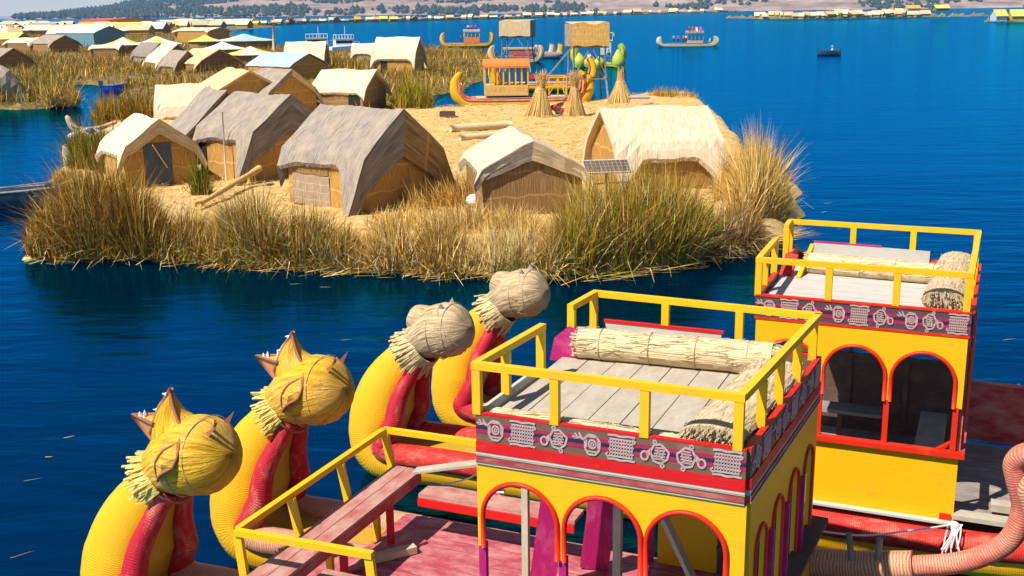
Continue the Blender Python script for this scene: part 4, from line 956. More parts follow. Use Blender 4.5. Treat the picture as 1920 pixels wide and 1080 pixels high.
arch_wall(B2, (2.65, 2.93), (0, 2.93), 3.06, [(.5, .40, 2.42), (1.35, .40, 2.42), (2.2, .38, 2.42)], lambda s: 2.75, leg=2.76)
bx(B2, 'front_panel', 'yellow', (1.33, -.0, 1.02), (2.66, .04, .94))
bx(B2, 'sill', 'orange_trim', (1.35, -.03, 1.50), (2.76, .12, .07)); bx(B2, 'sill', 'red_worn', (2.68, 1.5, 1.50), (.10, 2.9, .07))
for x in (.03, .885, 1.735, 2.58): bx(B2, 'cabin_post', 'orange_trim', (x, .0, 1.83), (.07, .05, .60))
bx(B2, 'corner_block', 'orange_trim', (2.56, -.02, .60), (.14, .06, .14)); br_(B2, 'corner_brace', 'orange_trim', (2.4, -.0, 1.53), (2.6, .15, 1.62), .05, .04)
for x in (.1, .95, 1.8, 2.6): bx(B2, 'cabin_post', 'wood_dark', (x, 2.92, 1.75), (.08, .06, 2.1))
bx(B2, 'back_panel', 'wood_dark', (1.35, 2.93, 1.19), (2.6, .03, 1.22)); bx(B2, 'back_sill', 'wood_dark', (1.35, 2.90, 1.82), (2.7, .08, .06))  # back panel coloured dark to stand for interior shade
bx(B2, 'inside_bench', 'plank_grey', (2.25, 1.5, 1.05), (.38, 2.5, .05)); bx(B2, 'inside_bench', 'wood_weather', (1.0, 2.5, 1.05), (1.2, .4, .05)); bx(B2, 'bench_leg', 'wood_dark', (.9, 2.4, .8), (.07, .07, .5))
br_(B2, 'corner_brace', 'wood_bare', (.05, .5, .6), (-.02, .4, 2.0), .09, .04); bx(B2, 'deck_plank', 'plank_grey', (.25, .3, .64), (.4, .3, .06))
planks(B2, 'upper_deck', .03, 2.6, .03, 2.9, 3.30, 'x', .30, 'plank_white'); bx(B2, 'deck_beam', 'wood_dark', (1.3, 1.5, 3.20), (2.5, 2.8, .10))
FST = [(.25, .42, 'frieze_pink'), (.42, .58, 'frieze_black'), (.58, .70, 'frieze_pink')]
for p, q, seq in (((-.02, 0), (2.67, 0), [2, 1, 3, 2, 1, 3, 2, 3, 1]), ((2.67, .03), (2.69, 2.94), None), ((2.67, 2.95), (0, 2.95), [2, 1, 3, 2, 1, 3, 2, 3]), ((0, 2.93), (0, 2.3), None), ((0, 1.45), (0, .03), None)):
    frieze(B2, p, q, 3.09, 3.375, FST, seq, ('frieze_dark', 'figure'))
    br_(B2, 'edge_strip', 'orange_trim', (*p, 3.388), (*q, 3.388), .07, .026); br_(B2, 'edge_strip', 'orange_trim', (*p, 3.075), (*q, 3.075), .07, .03)
for y0, y1 in ((2.55, 2.9),): br_(B2, 'parapet_lining', 'red_worn', (.06, y0-.3, 3.40), (.06, y1, 3.40), .03, .24)
br_(B2, 'parapet_lining', 'plank_white', (.3, 2.90, 3.46), (2.0, 2.90, 3.43), .03, .22); br_(B2, 'edge_strip', 'magenta', (.3, 2.90, 3.58), (1.3, 2.90, 3.57), .04, .02)
br_(B2, 'stair_rail', 'yellow', (.30, 1.5, 3.3), (.35, 2.4, 3.62), .06, .05); br_(B2, 'stair_board', 'orange_trim', (.1, 1.6, 3.3), (.16, 1.75, 3.6), .2, .03)
rail(B2, [((-.035, 0), (2.655, 0)), ((2.62, .04), (2.65, 2.92)), ((-.1, 2.93), (2.68, 2.94)), ((0, .04), (-.03, 1.40)), ((-.06, 2.45), (-.08, 2.9))], 3.90,
     [(.01, 0), (.92, 0), (1.76, 0), (2.60, 0), (2.62, .75), (2.63, 1.5), (2.64, 2.2), (2.63, 2.92), (1.75, 2.93), (.88, 2.93), (-.07, 2.93), (-.01, .55), (-.03, 1.37), (-.05, 2.45)], 3.38)
bx(B2, 'side_board', 'red_worn', (3.4, 2.95, 1.1), (1.5, .05, .9)); bx(B2, 'edge_strip', 'roll_pink', (3.4, 2.95, 1.57), (1.5, .07, .03))
bx(B2, 'deck_plank', 'plank_grey', (3.1, .02, .66), (.9, .22, .06)); bx(B2, 'deck_plank', 'plank_grey', (3.25, .4, .70), (.3, .2, .10)); bx(B2, 'gunwale_board', 'plank_white', (1.6, -.08, .57), (2.2, .1, .03))
o = empty('mooring_rope', a2, ROT, 'white mooring rope knotted round the red gunwale at the lower right', 'rope')
tb(o, 'line', 'rope', [(.95, -1.75, .95), (1.6, -1.2, .72), (2.1, -.75, .66), (2.62, -.22, .60), (2.68, -.10, .58)], .014, 6)
b = MB(); r_ = random.Random(9)
for k in range(9): b.tube(catmull([(2.62+.02*k, -.14, .60), (2.6+.02*k+r_.uniform(-.05, .05), -.26, .50), (2.58+.025*k+r_.uniform(-.05, .05), -.30, .28+r_.uniform(-.1, .1))], 4), .010, 5)
b.ell((2.68, -.16, .58), (.07, .06, .06)); b.build('knot', 'rope', o)

def straw_roll(frame, p0, p1, rad, label, flat=1.0, mt='straw_roll', sag=0.0, ends=True):
    root = empty('straw_roll', frame, ROT, label, 'straw roll', 'straw rolls on the upper decks')
    p0 = Vector(p0); p1 = Vector(p1); n = 14; pts = [p0.lerp(p1, k/n)+Vector((0, 0, -sag*math.sin(math.pi*k/n)+rnd.uniform(-.004, .004))) for k in range(n+1)]
    b = MB(); b.tube(pts, [rad*rnd.uniform(.95, 1.05) for _ in pts], 20, flat=flat, wob=.03)
    r_ = random.Random(len(label)); t = (p1-p0).normalized(); sd = t.cross(Vector((0, 0, 1)))
    for k in range(150):        # loose stalks along the surface
        f = r_.uniform(0, 1); an = r_.uniform(-.3, math.pi+.3); c = p0.lerp(p1, f)+Vector((0, 0, math.sin(an)*rad*1.02))+sd*(math.cos(an)*rad*flat*1.02)
        l = r_.uniform(.1, .35); q = t*l+sd*r_.uniform(-.05, .05)+Vector((0, 0, r_.uniform(-.02, .05))); b.bar(c-q/2, c+q/2, .005, .003)
    for e, s in ((p0, -1), (p1, 1)):
        for k in range(130):
            rr_ = rad*math.sqrt(r_.uniform(0, .95)); an = r_.uniform(0, 6.28); c = e+Vector((0, 0, math.sin(an)*rr_))+sd*(math.cos(an)*rr_*flat)
            b.bar(c-t*s*.03, c+t*s*r_.uniform(.02, .09), .014, .014)
    b.build('straw', mt, root)
    for f in (.12, .38, .62, .88):
        c = p0.lerp(p1, f); b = MB(); b.tube([c+Vector((0, 0, math.sin(6.2832*k/20)*rad*1.03-sag*math.sin(math.pi*f)))+sd*(math.cos(6.2832*k/20)*rad*flat*1.03) for k in range(21)], .006, 5); b.build('binding', 'straw_dry', root)
    return root
straw_roll(a1, (.22, 2.30, 3.47), (2.35, 2.42, 3.47), .175, 'thick pale straw roll lying along the back of the nearer upper deck')
straw_roll(a1, (2.22, .12, 3.40), (2.42, 2.25, 3.42), .12, 'flattened tan straw bundle under the right railing of the nearer upper deck', 2.3, 'straw_dry')
straw_roll(a1, (.10, .13, 3.36), (2.0, .12, 3.33), .06, 'thin straw roll along the front edge of the nearer upper deck', 1.2)
straw_roll(a2, (.38, 1.95, 3.44), (2.35, 1.80, 3.44), .15, 'long pale straw roll across the farther upper deck', 1.0)
straw_roll(a2, (2.32, .12, 3.46), (2.40, 2.6, 3.47), .16, 'wide straw bundle with cut ends under the right railing of the farther upper deck', 1.6, 'straw_dry')
# ------------------------------------------------------------------ people
def person(loc, rz, top, legs, pose, label, hat=None, skirt=False, group=None, s=1.0, hair='hair'):
    root = empty('person', loc, rz, label, 'person', group)
    if pose == 'sit': J = [(0, 0, .52), (0, 0, .80), (0, .02, 1.02), (0, .02, 1.12), (0, .03, 1.26), (0, .02, 1.36), (-.19, .0, .98), (-.25, .06, .74), (-.14, .26, .62), (.19, 0, .98), (.25, .06, .74), (.14, .26, .62), (-.10, .05, .50), (-.12, .44, .52), (-.12, .46, .08), (-.12, .60, .04), (.10, .05, .50), (.12, .44, .52), (.12, .46, .08), (.12, .60, .04)]
    else: J = [(0, 0, .94), (0, 0, 1.20), (0, .0, 1.42), (0, 0, 1.52), (0, .02, 1.64), (0, .01, 1.74), (-.20, 0, 1.38), (-.27, -.02, 1.10), (-.25, .10, .86), (.20, 0, 1.38), (.27, -.02, 1.10), (.25, .10, .86), (-.10, 0, .90), (-.12, .03, .50), (-.12, 0, .08), (-.13, .14, .04), (.10, 0, .90), (.12, -.02, .50), (.12, 0, .08), (.13, .14, .04)]
    E_ = [(0, 1), (1, 2), (2, 3), (3, 4), (4, 5), (2, 6), (6, 7), (7, 8), (2, 9), (9, 10), (10, 11), (0, 12), (12, 13), (13, 14), (14, 15), (0, 16), (16, 17), (17, 18), (18, 19)]
    rad = [.15, .14, .15, .06, .10, .085, .07, .05, .04, .07, .05, .04, .10, .07, .05, .04, .10, .07, .05, .04]
    def skin(name, keep, grow, mat, parent):
        me = bpy.data.meshes.new(name); idx = {k: i for i, k in enumerate(keep)}
        me.from_pydata([J[k] for k in keep], [(idx[a_], idx[b_]) for a_, b_ in E_ if a_ in idx and b_ in idx], [])
        o = bpy.data.objects.new(name, me); col.objects.link(o); o.parent = parent; me.materials.append(MT[mat])
        md = o.modifiers.new('skin', 'SKIN'); sv = me.skin_vertices[0].data
        for k, i in idx.items(): r_ = (rad[k]+grow); sv[i].radius = (r_, r_*0.8); sv[i].use_root = (i == 0)
        o.modifiers.new('sub', 'SUBSURF').levels = 1; o.modifiers['sub'].render_levels = 1
        return o
    skin('body', range(20), 0, 'skin', root)
    skin('shirt', [0, 1, 2, 6, 7, 9, 10], .018, top, root)
    if skirt:
        b = MB(); z = J[0][2]; b.tube([(0, 0, z+.1), (0, .05, z-.25), (0, .08, max(.12, z-.62))], [.17, .26, .34], 14); b.build('skirt', legs, root, smooth=True)
    else: skin('trousers', [0, 12, 13, 14, 16, 17, 18], .018, legs, root)
    h = J[5]; b = MB(); b.ell((h[0], h[1]-.025, h[2]-.03), (.10, .105, .10)); b.build('hair', hair, root, smooth=True)
    if hat: b = MB(); b.tube([(0, h[1], h[2]+.01), (0, h[1], h[2]+.03), (0, h[1], h[2]+.035), (0, h[1], h[2]+.12)], [.19, .18, .10, .08], 12); b.build('hat', hat, root, smooth=True)
    root.scale = (s, s, s); return root

# ------------------------------------------------------------------ smaller reed boats on the lake
def crescent(root, yc, L, H, wd, m_out, m_in, mroll, rr=.10, tipr=1.0):
    a_ = L/2
    st = [(-a_+.42, H, .12, .16), (-a_+.05, H*.74, .28*wd/.6, .32), (-a_+.12, H*.36, .45*wd/.6, .44), (-a_+.8, .12, wd*.9, .46), (-a_+1.9, .02, wd, .46), (0, 0, wd, .46)]
    st = st+[(-x, z, w_, t_) for x, z, w_, t_ in st[-2::-1]]
    return hull(root, yc, st, m_out, m_in, (mroll, mroll), (rr*.35, rr*.6), m=4, nseg=12)
def cabin(root, x0, x1, y0, y1, z0, z1, roofm, wallm, postm, low=0.45, nposts=5, rails=False, roofname='roof', side=None):
    b = MB(); b.box(((x0+x1)/2, (y0+y1)/2, z0+low/2), (x1-x0, y1-y0, low)); b.build('cabin_wall', wallm, root)
    for k in range(nposts):
        x = x0+(x1-x0)*k/(nposts-1)
        for y in (y0+.03, y1-.03): bx(root, 'cabin_post', postm, (x, y, (z0+low+z1)/2), (.11, .07, z1-z0-low))
    P = []; n = 8
    for i in range(n+1):
        an = math.pi*i/n; P.append([((x0 if k == 0 else x1)+(-.12 if k == 0 else .12), (y0+y1)/2-(y1-y0+.3)/2*math.cos(an), z1+.42*math.sin(an)) for k in (0, 1)])
    b = MB(); b.grid(P, lambda i, j: (j*(x1-x0), i*.3)); b.grid([[(p[0], p[1], p[2]-.07) for p in r_] for r_ in P], lambda i, j: (j, i*.3))
    b.add([p for p in [r_[0] for r_ in P]], [list(range(n+1))]); b.add([r_[1] for r_ in P], [list(range(n+1))]); b.build(roofname, roofm, root)
    if side: bx(root, 'side_panel', side, (x1+.04, (y0+y1)/2, (z0+z1)/2), (.05, y1-y0, z1-z0))

def at_w(px, py): return at(px, py, WZ)
p = at_w(978, 203)
M1 = empty('reed_boat', (p.x, p.y+1.5, WZ+.42), R(3), 'red and yellow reed boat beached behind the straw stooks, with an orange roofed cabin', 'boat', 'reed boats beyond the near island')
crescent(M1, -1.15, 10.6, 1.7, .52, 'hull_yellow', 'hull_inner', 'roll_pink', .16); crescent(M1, 1.15, 10.4, 1.7, .52, 'hull_yellow', 'hull_inner', 'roll_pink', .16)
M1.scale = (1, 1, 1.3)
planks(M1, 'deck', -3.6, 3.6, -1.2, 1.2, .30, 'x', .3, 'straw_dry')
cabin(M1, -2.9, .45, -1.2, 1.2, .42, 2.15, 'orange_roof', 'mat_gold', 'yellow_rail', .62, 8, side='red_worn')
rail(M1, [((2.1, -1.2), (3.5, -1.2)), ((2.1, 1.2), (3.5, 1.2)), ((3.5, -1.2), (3.5, 1.2))], 1.5, [(2.1, -1.2), (2.8, -1.2), (3.5, -1.2), (3.5, 1.2), (2.1, 1.2)], .42)
rail(M1, [((2.1, -1.2), (3.5, -1.2))], 1.0, [], .4); br_(M1, 'rail_brace', 'yellow_rail', (2.1, -1.2, .45), (2.8, -1.2, 1.4), .06, .06); br_(M1, 'rail_brace', 'yellow_rail', (3.4, -1.2, .45), (2.8, -1.2, 1.4), .06, .06)
p = at_w(1000, 168)
M1b = empty('reed_boat', (p.x+.9, p.y-1, WZ+.45), R(-4), 'yellow reed boat with red rolls half hidden behind the orange roofed one', 'boat', 'reed boats beyond the near island')
for y in (-1.1, 1.1): crescent(M1b, y, 9.6, 2.5, .5, 'hull_yellow', 'hull_inner', 'roll_pink', .16)
planks(M1b, 'deck', -3, 3, -1.1, 1.1, .30, 'x', .3, 'straw_dry'); bx(M1b, 'bench', 'red', (1.4, -1.0, 1.0), (3.2, .4, .08)); bx(M1b, 'bench', 'orange_trim', (-.8, -1.0, .9), (1.4, .4, .3)); bx(M1b, 'cabin_wall', 'yellow', (2.0, -.9, .7), (2.8, .05, .4))
p = at_w(876, 88)
M2 = empty('reed_boat', (p.x, p.y, WZ+.50), R(-2), 'small yellow reed boat on open water with people on its cabin roof', 'boat', 'reed boats beyond the near island')
crescent(M2, -1, 11, 2.0, .6, 'hull_yellow', 'hull_inner', 'roll_pink', .18); crescent(M2, 1, 11, 2.0, .6, 'hull_yellow', 'hull_inner', 'roll_pink', .18)
M2.scale = (1, 1, 1.25)
planks(M2, 'deck', -3.6, 3.6, -1.1, 1.1, .25, 'x', .4, 'straw_dry'); cabin(M2, -.6, 2.8, -1.2, 1.2, .35, 2.2, 'thatch_grey', 'orange_roof', 'yellow_rail', .9, 5, side='red_worn')
for k, (x, tp, lb) in enumerate(((.3, 'cloth_white', 'person in white sitting on the left of the red cabin roof'), (1.1, 'cloth_red', 'person in red sitting on the cabin roof between the white and blue clothed ones'), (1.9, 'cloth_blue', 'person in blue sitting on the right of the red cabin roof'))):
    person((p.x+x, p.y-.1, WZ+.5+3.0), R(180), tp, 'cloth_dark', 'sit', lb, group='people on the yellow lake boat')
person((p.x-1.3, p.y-.5, WZ+.85), R(90), 'cloth_dark', 'cloth_dark', 'stand', 'person in black standing beside the cabin of the yellow lake boat', group='people on the yellow lake boat')
p = at_w(968, 117)
M3 = empty('reed_boat', (p.x, p.y, WZ+.25), R(-6), 'straw coloured reed boat with a dark red lower cabin behind the grey lookout tower', 'boat', 'reed boats beyond the near island')
crescent(M3, -1, 7.6, 2.2, .6, 'hull_straw', 'hull_straw', 'roll_faded', .16); crescent(M3, 1, 7.6, 2.2, .6, 'hull_straw', 'hull_straw', 'roll_faded', .16)
bx(M3, 'cabin_wall', 'red_worn', (.9, 0, 1.0), (3.6, 2.2, 1.3)); bx(M3, 'upper_deck', 'hull_straw', (.4, 0, 1.8), (4.8, 2.4, .25))
p = at_w(1024, 108)
M3b = empty('reed_boat', (p.x, p.y, WZ+.25), R(4), 'low straw boat with two golden rounded prows side by side, between the two lookout towers', 'boat', 'reed boats beyond the near island')
for k, x in enumerate((.6, 2.0)):
    b = MB(); b.tube([(x, -.3, .1), (x+.35, -.3, .9), (x+.3, -.3, 1.7), (x-.05, -.3, 2.2)], [.55, .55, .4, .1], 12); b.build('prow', 'head_yellow' if k else 'hull_straw', M3b, smooth=True)
b = MB(); b.tube([(-2.0, 0, .45), (-1.5, 0, .2), (0, 0, .1), (1.5, 0, .1), (2.5, 0, .4)], [.1, .45, .6, .6, .3], 12); b.build('hull', 'hull_straw', M3b, smooth=True)
b = MB(); b.tube([(-1.9, -1.1, .40), (-1.5, -1.1, .2), (0, -1.1, .1), (1.5, -1.1, .1), (2.5, -1.1, .4)], [.1, .45, .6, .6, .3], 12); b.build('hull', 'wood_weather', M3b, smooth=True)
person((p.x-1.6, p.y-.3, WZ+.6), R(180), 'cloth_white', 'cloth_grey', 'stand', 'person in white standing on the low straw boat between the towers')
p = at_w(1122, 125)
M4 = empty('reed_boat', (p.x, p.y, WZ+.3), R(-10), 'lime green reed boat with bulging prows and a railed upper deck behind a tower', 'boat', 'reed boats beyond the near island')
for y in (-1.3, 0.2, 1.6): crescent(M4, y, 6.6, 2.7, .62, 'green_hull', 'green_hull', 'green_hull', .2)
for k, (x, h_) in enumerate(((-2.5, 1.9), (-1.1, 1.6), (.1, 1.3), (2.7, 2.4))):
    b = MB(); b.tube(catmull([(x, -1.6, -.2), (x+.1, -1.65, h_*.2), (x+.12, -1.6, h_*.48), (x+.05, -1.55, h_*.72), (x, -1.5, h_*.86)], 3), [q_*(1.0 if h_ < 2 else 1.1) for q_ in (.75, .85, .9, .9, .85, .76, .66, .54, .42, .30, .20, .11, .04)], 14); b.build('prow', 'green_hull', M4, smooth=True)
bx(M4, 'cabin_wall', 'tin_blue', (1.0, .3, 2.2), (1.5, 1.6, 1.8)); bx(M4, 'upper_deck', 'plank_white', (1.0, .3, 3.15), (2.0, 1.8, .12))
rail(M4, [((.1, -.6), (1.95, -.6)), ((.1, 1.2), (1.95, 1.2)), ((1.95, -.6), (1.95, 1.2)), ((.1, -.6), (.1, 1.2))], 4.2, [(.1, -.6), (.7, -.6), (1.3, -.6), (1.95, -.6), (1.95, 1.2), (.1, 1.2)], 3.2, 'tent_lime')
bx(M4, 'side_panel', 'red_worn', (1.98, .3, 3.4), (.06, 1.7, .6))
person((p.x-1.4, p.y-2.0, WZ+.7), R(160), 'cloth_white', 'cloth_red', 'sit', 'person in white and red sitting in the lime green boat')
person((p.x+1.2, p.y-2.2, WZ+.9), R(200), 'cloth_dark', 'cloth_blue', 'sit', 'dark clothed person sitting at the right of the lime green boat')
p = at_w(1289, 87)
M5 = empty('reed_boat', (p.x, p.y, WZ+.25), R(1), 'long pale straw boat on the open lake carrying a crowd and a raised cabin', 'boat', 'reed boats beyond the near island')
crescent(M5, -.9, 12.0, 1.7, .5, 'hull_straw', 'hull_straw', 'hull_straw', .14); crescent(M5, .9, 12.0, 1.7, .5, 'hull_straw', 'hull_straw', 'hull_straw', .14)
planks(M5, 'deck', -4, 4, -1.1, 1.1, .42, 'x', .4, 'wood_weather')
cabin(M5, -.2, 3.0, -1, 1, .42, 2.5, 'thatch_grey', 'straw_dry', 'wood_weather', .5, 5); bx(M5, 'upper_deck', 'straw_dry', (1.4, 0, 2.65), (3.4, 2.4, .5))
for x, tp, lb in ((.2, 'cloth_dark', 'black'), (.9, 'cloth_red', 'red'), (1.7, 'cloth_white', 'white'), (2.5, 'cloth_pink', 'bright pink')):
    person((p.x+x, p.y-.7, WZ+.25+2.55), R(180), tp, tp, 'sit', f'person in {lb} sitting up on the roof of the pale straw boat', group='people on the pale straw boat')
for x, tp, lb in ((-2.9, 'cloth_grey', 'in grey standing furthest forward'), (-2.0, 'cloth_blue', 'in dark blue standing second from the bow'), (-.9, 'cloth_red', 'in a dark red top standing next to the cabin'), (-.45, 'cloth_white', 'in white standing against the cabin corner')):
    person((p.x+x, p.y-.4, WZ+.65), R(150), tp, 'cloth_dark', 'stand', f'person {lb} of the pale straw boat', group='people on the pale straw boat')
person((p.x+4.6, p.y, WZ+.5), R(90), 'cloth_white', 'cloth_white', 'sit', 'rower in white sitting at the stern of the pale straw boat')

def wooden_boat(label, loc, rz, L, W, H, m_out, m_in, m_rim, motor=False):
    root = empty('wooden_boat', loc, rz, label, 'boat', None)
    n = 16; O = []; I = []; rim = ([], [])
    for i in range(n+1):
        f = i/n; x = -L/2+L*f; w_ = W/2*min(1, (1-(max(0, f-.45)/.55)**2.2))*(0.82+.18*min(1, f*3)); w_ = max(w_, .02); sh = H*(1+.35*max(0, f-.4)**1.3*1.6)
        O.append([(x, -w_, sh), (x, -w_*.93, sh*.5), (x, -w_*.6, 0), (x, 0, -.08), (x, w_*.6, 0), (x, w_*.93, sh*.5), (x, w_, sh)])
        I.append([(x, -w_*.94, sh), (x, -w_*.87, sh*.5), (x, -w_*.55, .12), (x, 0, .1), (x, w_*.55, .12), (x, w_*.87, sh*.5), (x, w_*.94, sh)])
        rim[0].append((x, -w_*.98, sh+.01)); rim[1].append((x, w_*.98, sh+.01))
    b = MB(); b.grid(O, lambda i, j: (i*L/n, j*.3)); b.add(O[0], [list(range(7))]); b.build('hull', m_out, root, smooth=True)
    b = MB(); b.grid([r_[::-1] for r_ in I], lambda i, j: (i*L/n, j*.3)); b.build('hull_lining', m_in, root, smooth=True)
    for r_ in rim: b = MB(); b.tube(r_, .045, 6); b.build('gunwale', m_rim, root, smooth=True)
    for f in (.2, .45, .68): bx(root, 'seat', m_rim, (-L/2+L*f, 0, H*.8), (.28, W*.82, .04))
    if motor:
        bx(root, 'outboard_motor', 'boat_blue', (-L/2-.12, 0, H+.25), (.35, .4, .5)); tb(root, 'motor_shaft', 'wood_dark', [(-L/2-.15, 0, H), (-L/2-.2, 0, -.3)], .06)
    return root
p = at_w(1553, 103)
wooden_boat('small dark blue motor boat alone on the open lake', (p.x, p.y, WZ-.1), R(170), 3.5, 1.4, .75, 'boat_blue', 'wood_dark', 'boat_teal', True)
person((p.x+.6, p.y, WZ+.0), R(90), 'cloth_white', 'cloth_grey', 'sit', 'person in white sitting in the small dark blue motor boat', hat='cloth_white')
p = at_w(216, 172)
wooden_boat('small bright blue boat in the narrow channel between the reed banks', (p.x, p.y, WZ-.1), R(8), 2.4, 1.0, .7, 'blue', 'boat_blue', 'blue', True)
p = at_w(30, 390)
wooden_boat('long teal and dark wooden boat cut off by the left picture edge', (p.x-.2, p.y+.3, WZ-.1), R(6), 5.4, 1.5, .75, 'boat_teal', 'boat_blue', 'wood_weather')
o = empty('oar', (p.x-.2, p.y+.5, WZ+.7), R(20), 'weathered wooden oar lying across the teal boat at the left edge', 'oar'); tb(o, 'shaft', 'wood_weather', [(-1.2, 0, 0), (1.0, 0, .16)], .03); bx(o, 'blade', 'wood_weather', (1.25, 0, .18), (.6, .16, .03), ry=-.07)
p = at_w(165, 268)
g1 = 'straw boats at the left of the near island'
b1 = empty('reed_boat', (p.x, p.y+1.2, WZ+.2), R(-8), 'grey straw boat with a raised animal-like prow behind the left reeds', 'boat', g1)
b = MB(); pts = catmull([(-1.75, 0, 1.25, .10), (-1.62, 0, 1.15, .17), (-1.45, 0, .75, .20), (-1.0, 0, .35, .30), (0, 0, .2, .34), (1.2, 0, .4, .3), (1.9, 0, .9, .15)], 5); b.tube([q[:3] for q in pts], [q[3] for q in pts], 12, wob=.03); h = b.build('hull', 'hull_straw', b1, smooth=True)
b = MB(); b.tube(catmull([(-1.3, -.2, .75), (-.6, -.25, .55), (.4, -.2, .62), (1.5, 0, .95)], 5), .11, 8); b.build('gunwale_roll', 'roll_faded', h, smooth=True)
b1 = empty('white_bundle', (p.x+.1, p.y, WZ+.2), 0, 'white plastic covered bundle with dark patches lying by the grey straw boat', 'bundle'); b = MB(); b.ell((0, 0, .35), (.75, .45, .35)); b.ell((-.9, .1, .2), (.4, .3, .25)); b.build('sacking', 'plastic_w', b1, smooth=True); b = MB(); b.ell((.2, -.2, .5), (.3, .25, .22)); b.build('dark_cover', 'boat_blue', b1, smooth=True)
p = at_w(140, 330); o = MB(); o.tube(catmull([(-.3, 0, 1.5), (-.2, 0, .9), (.2, 0, .3), (.9, 0, .1)], 5), [.12, .14, .16, .2, .24, .28, .3, .3, .32, .33, .34, .34, .34, .33, .3, .2], 12, wob=.05)
tag(o.build('reed_bundle', 'straw_dry', None, True, (p.x, p.y, WZ)), 'pale upright straw bundle at the left shore among green reeds', 'straw bundle')

def tour_boat(label, px, py, L, rz, s=1.0):
    p = at_w(px, py); root = empty('tour_boat', (p.x, p.y, WZ-.1), rz, label, 'boat', 'white tour boats left of the lake')
    b = MB(); n = 12; O = []
    for i in range(n+1):
        f = i/n; x = -L/2+L*f; w_ = max(.05, 1.5*(1-max(0, f-.6)**2*5.5)); O.append([(x, -w_, 1.0+.3*f), (x, -w_*.8, .1), (x, 0, -.1), (x, w_*.8, .1), (x, w_, 1.0+.3*f)])
    b.grid(O); b.add([r_[0] for r_ in O]+[r_[-1] for r_ in O][::-1], [list(range(2*n+2))]); b.add(O[0], [[0, 1, 2, 3, 4]]); b.build('hull', 'plastic_w', root)
    bx(root, 'cabin_wall', 'plastic_w', (-.4, 0, 1.75), (L*.6, 2.4, 1.4)); bx(root, 'windows', 'dark', (-.4, 0, 1.95), (L*.56, 2.44, .5)); bx(root, 'roof', 'plank_white', (-.4, 0, 2.5), (L*.64, 2.6, .1))
    rail(root, [((-L*.35, -1.2), (L*.25, -1.2)), ((-L*.35, 1.2), (L*.25, 1.2)), ((L*.25, -1.2), (L*.25, 1.2)), ((-L*.35, -1.2), (-L*.35, 1.2))], 3.4, [(-L*.35+L*.1*k, sy) for k in range(7) for sy in (-1.2, 1.2)], 2.5, 'plastic_w', .08, .08, .08)
    rail(root, [((L*.28, -.9), (L*.47, -.2)), ((L*.28, .9), (L*.47, .2))], 2.0, [(L*.28, -.9), (L*.47, -.2), (L*.28, .9), (L*.47, .2)], 1.2, 'plastic_w')
    b = MB(); b.tube([(0, 0, 2.5), (0, 0, 5.0)], .04, 6); b.build('mast', 'plastic_w', root)
    return root
tour_boat('white tour boat with a railed upper deck behind the pale huts, left one', 598, 93, 7.5, R(10)); tour_boat('white tour boat with a railed roof nearer the open water, right one', 648, 96, 6.0, R(20))

# ------------------------------------------------------------------ lookout towers, stooks and small things on the island
def tower(label, A, B, ztop, zdeck, tilt, matm, frame='wood_weather', hood=True, back=2.0):
    pa, pb = at(*A), at(*B); root = empty('lookout_tower', ((pa.x+pb.x)/2, (pa.y+pb.y)/2+back/2, .2), math.atan2((pb-pa).y, (pb-pa).x), label, 'tower', 'lookout towers behind the near island'); W = (pb-pa).length
    for sx in (-1, 1):
        for sy in (-1, 1):
            b = MB(); b.tube([(sx*W/2, sy*back/2, -.3), (sx*W*.42, sy*back*.42, zdeck*.55), (sx*W*.40, sy*back*.40, ztop*.96)], [.085, .075, .065], 8); b.build('leg', frame, root, smooth=True)
    for z in (zdeck*.42, zdeck):
        for sy in (-1, 1): br_(root, 'cross_bar', frame, (-W*.5, sy*back*.43, z), (W*.5, sy*back*.43, z), .09, .09)
        for sx in (-1, 1): br_(root, 'cross_bar', frame, (sx*W*.43, -back*.5, z+.1), (sx*W*.43, back*.5, z+.1), .09, .09)
    br_(root, 'brace', frame, (-W*.43, -back*.45, zdeck*.45), (0, -back*.45, zdeck), .08, .08); br_(root, 'brace', frame, (W*.46, -back*.45, zdeck*.45), (W*.05, -back*.45, zdeck), .08, .08)
    planks(root, 'platform', -W*.5, W*.5, -back*.5, back*.5, zdeck+.14, 'x', .22, frame)
    b = MB(); n = 6; rows = [[(-W*.5+W*k/n, -back*.52+.10*i/4*back*.3, zdeck+.12+(ztop-zdeck)*(i/4)*(1+.04*math.sin(k*1.3))+.06*math.sin(k*2+i)) for k in range(n+1)] for i in range(5)]
    b.grid(rows, lambda i, j: (j*W/n, i*.35)); b.grid([[(p[0], p[1]+.05, p[2]) for p in r_] for r_ in rows], lambda i, j: (j*W/n, i*.35)); b.build('front_mat', matm, root)
    rows2 = [[(W*.5+.02, -back*.5+back*k/n, zdeck+.12+(ztop-zdeck)*(i/4)) for k in range(n+1)] for i in range(5)]
    b = MB(); b.grid(rows2, lambda i, j: (j*back/n, i*.35)); b.build('side_mat', 'thatch_grey', root)
    b = MB(); b.grid([[(-W*.5, -back*.5, zdeck+.1+(ztop-zdeck)*i/4), (-W*.5, back*.5, zdeck+.1+(ztop-zdeck)*i/4)] for i in range(5)], lambda i, j: (j*back, i*.3)); b.build('side_mat', 'thatch_grey', root)
    b = MB(); b.grid([[rows[4][k], (rows[4][k][0], back*.5, ztop+.25)] for k in range(n+1)], lambda i, j: (i*W/n, j*back)); b.build('roof', 'thatch_tan', root)
    return root, W
T1, W = tower('lookout tower with a golden straw mat screen and a long leaning ladder, nearest the lake', (1066, 192), (1137, 190), 5.85, 4.15, 0, 'mat_gold')
b = MB()
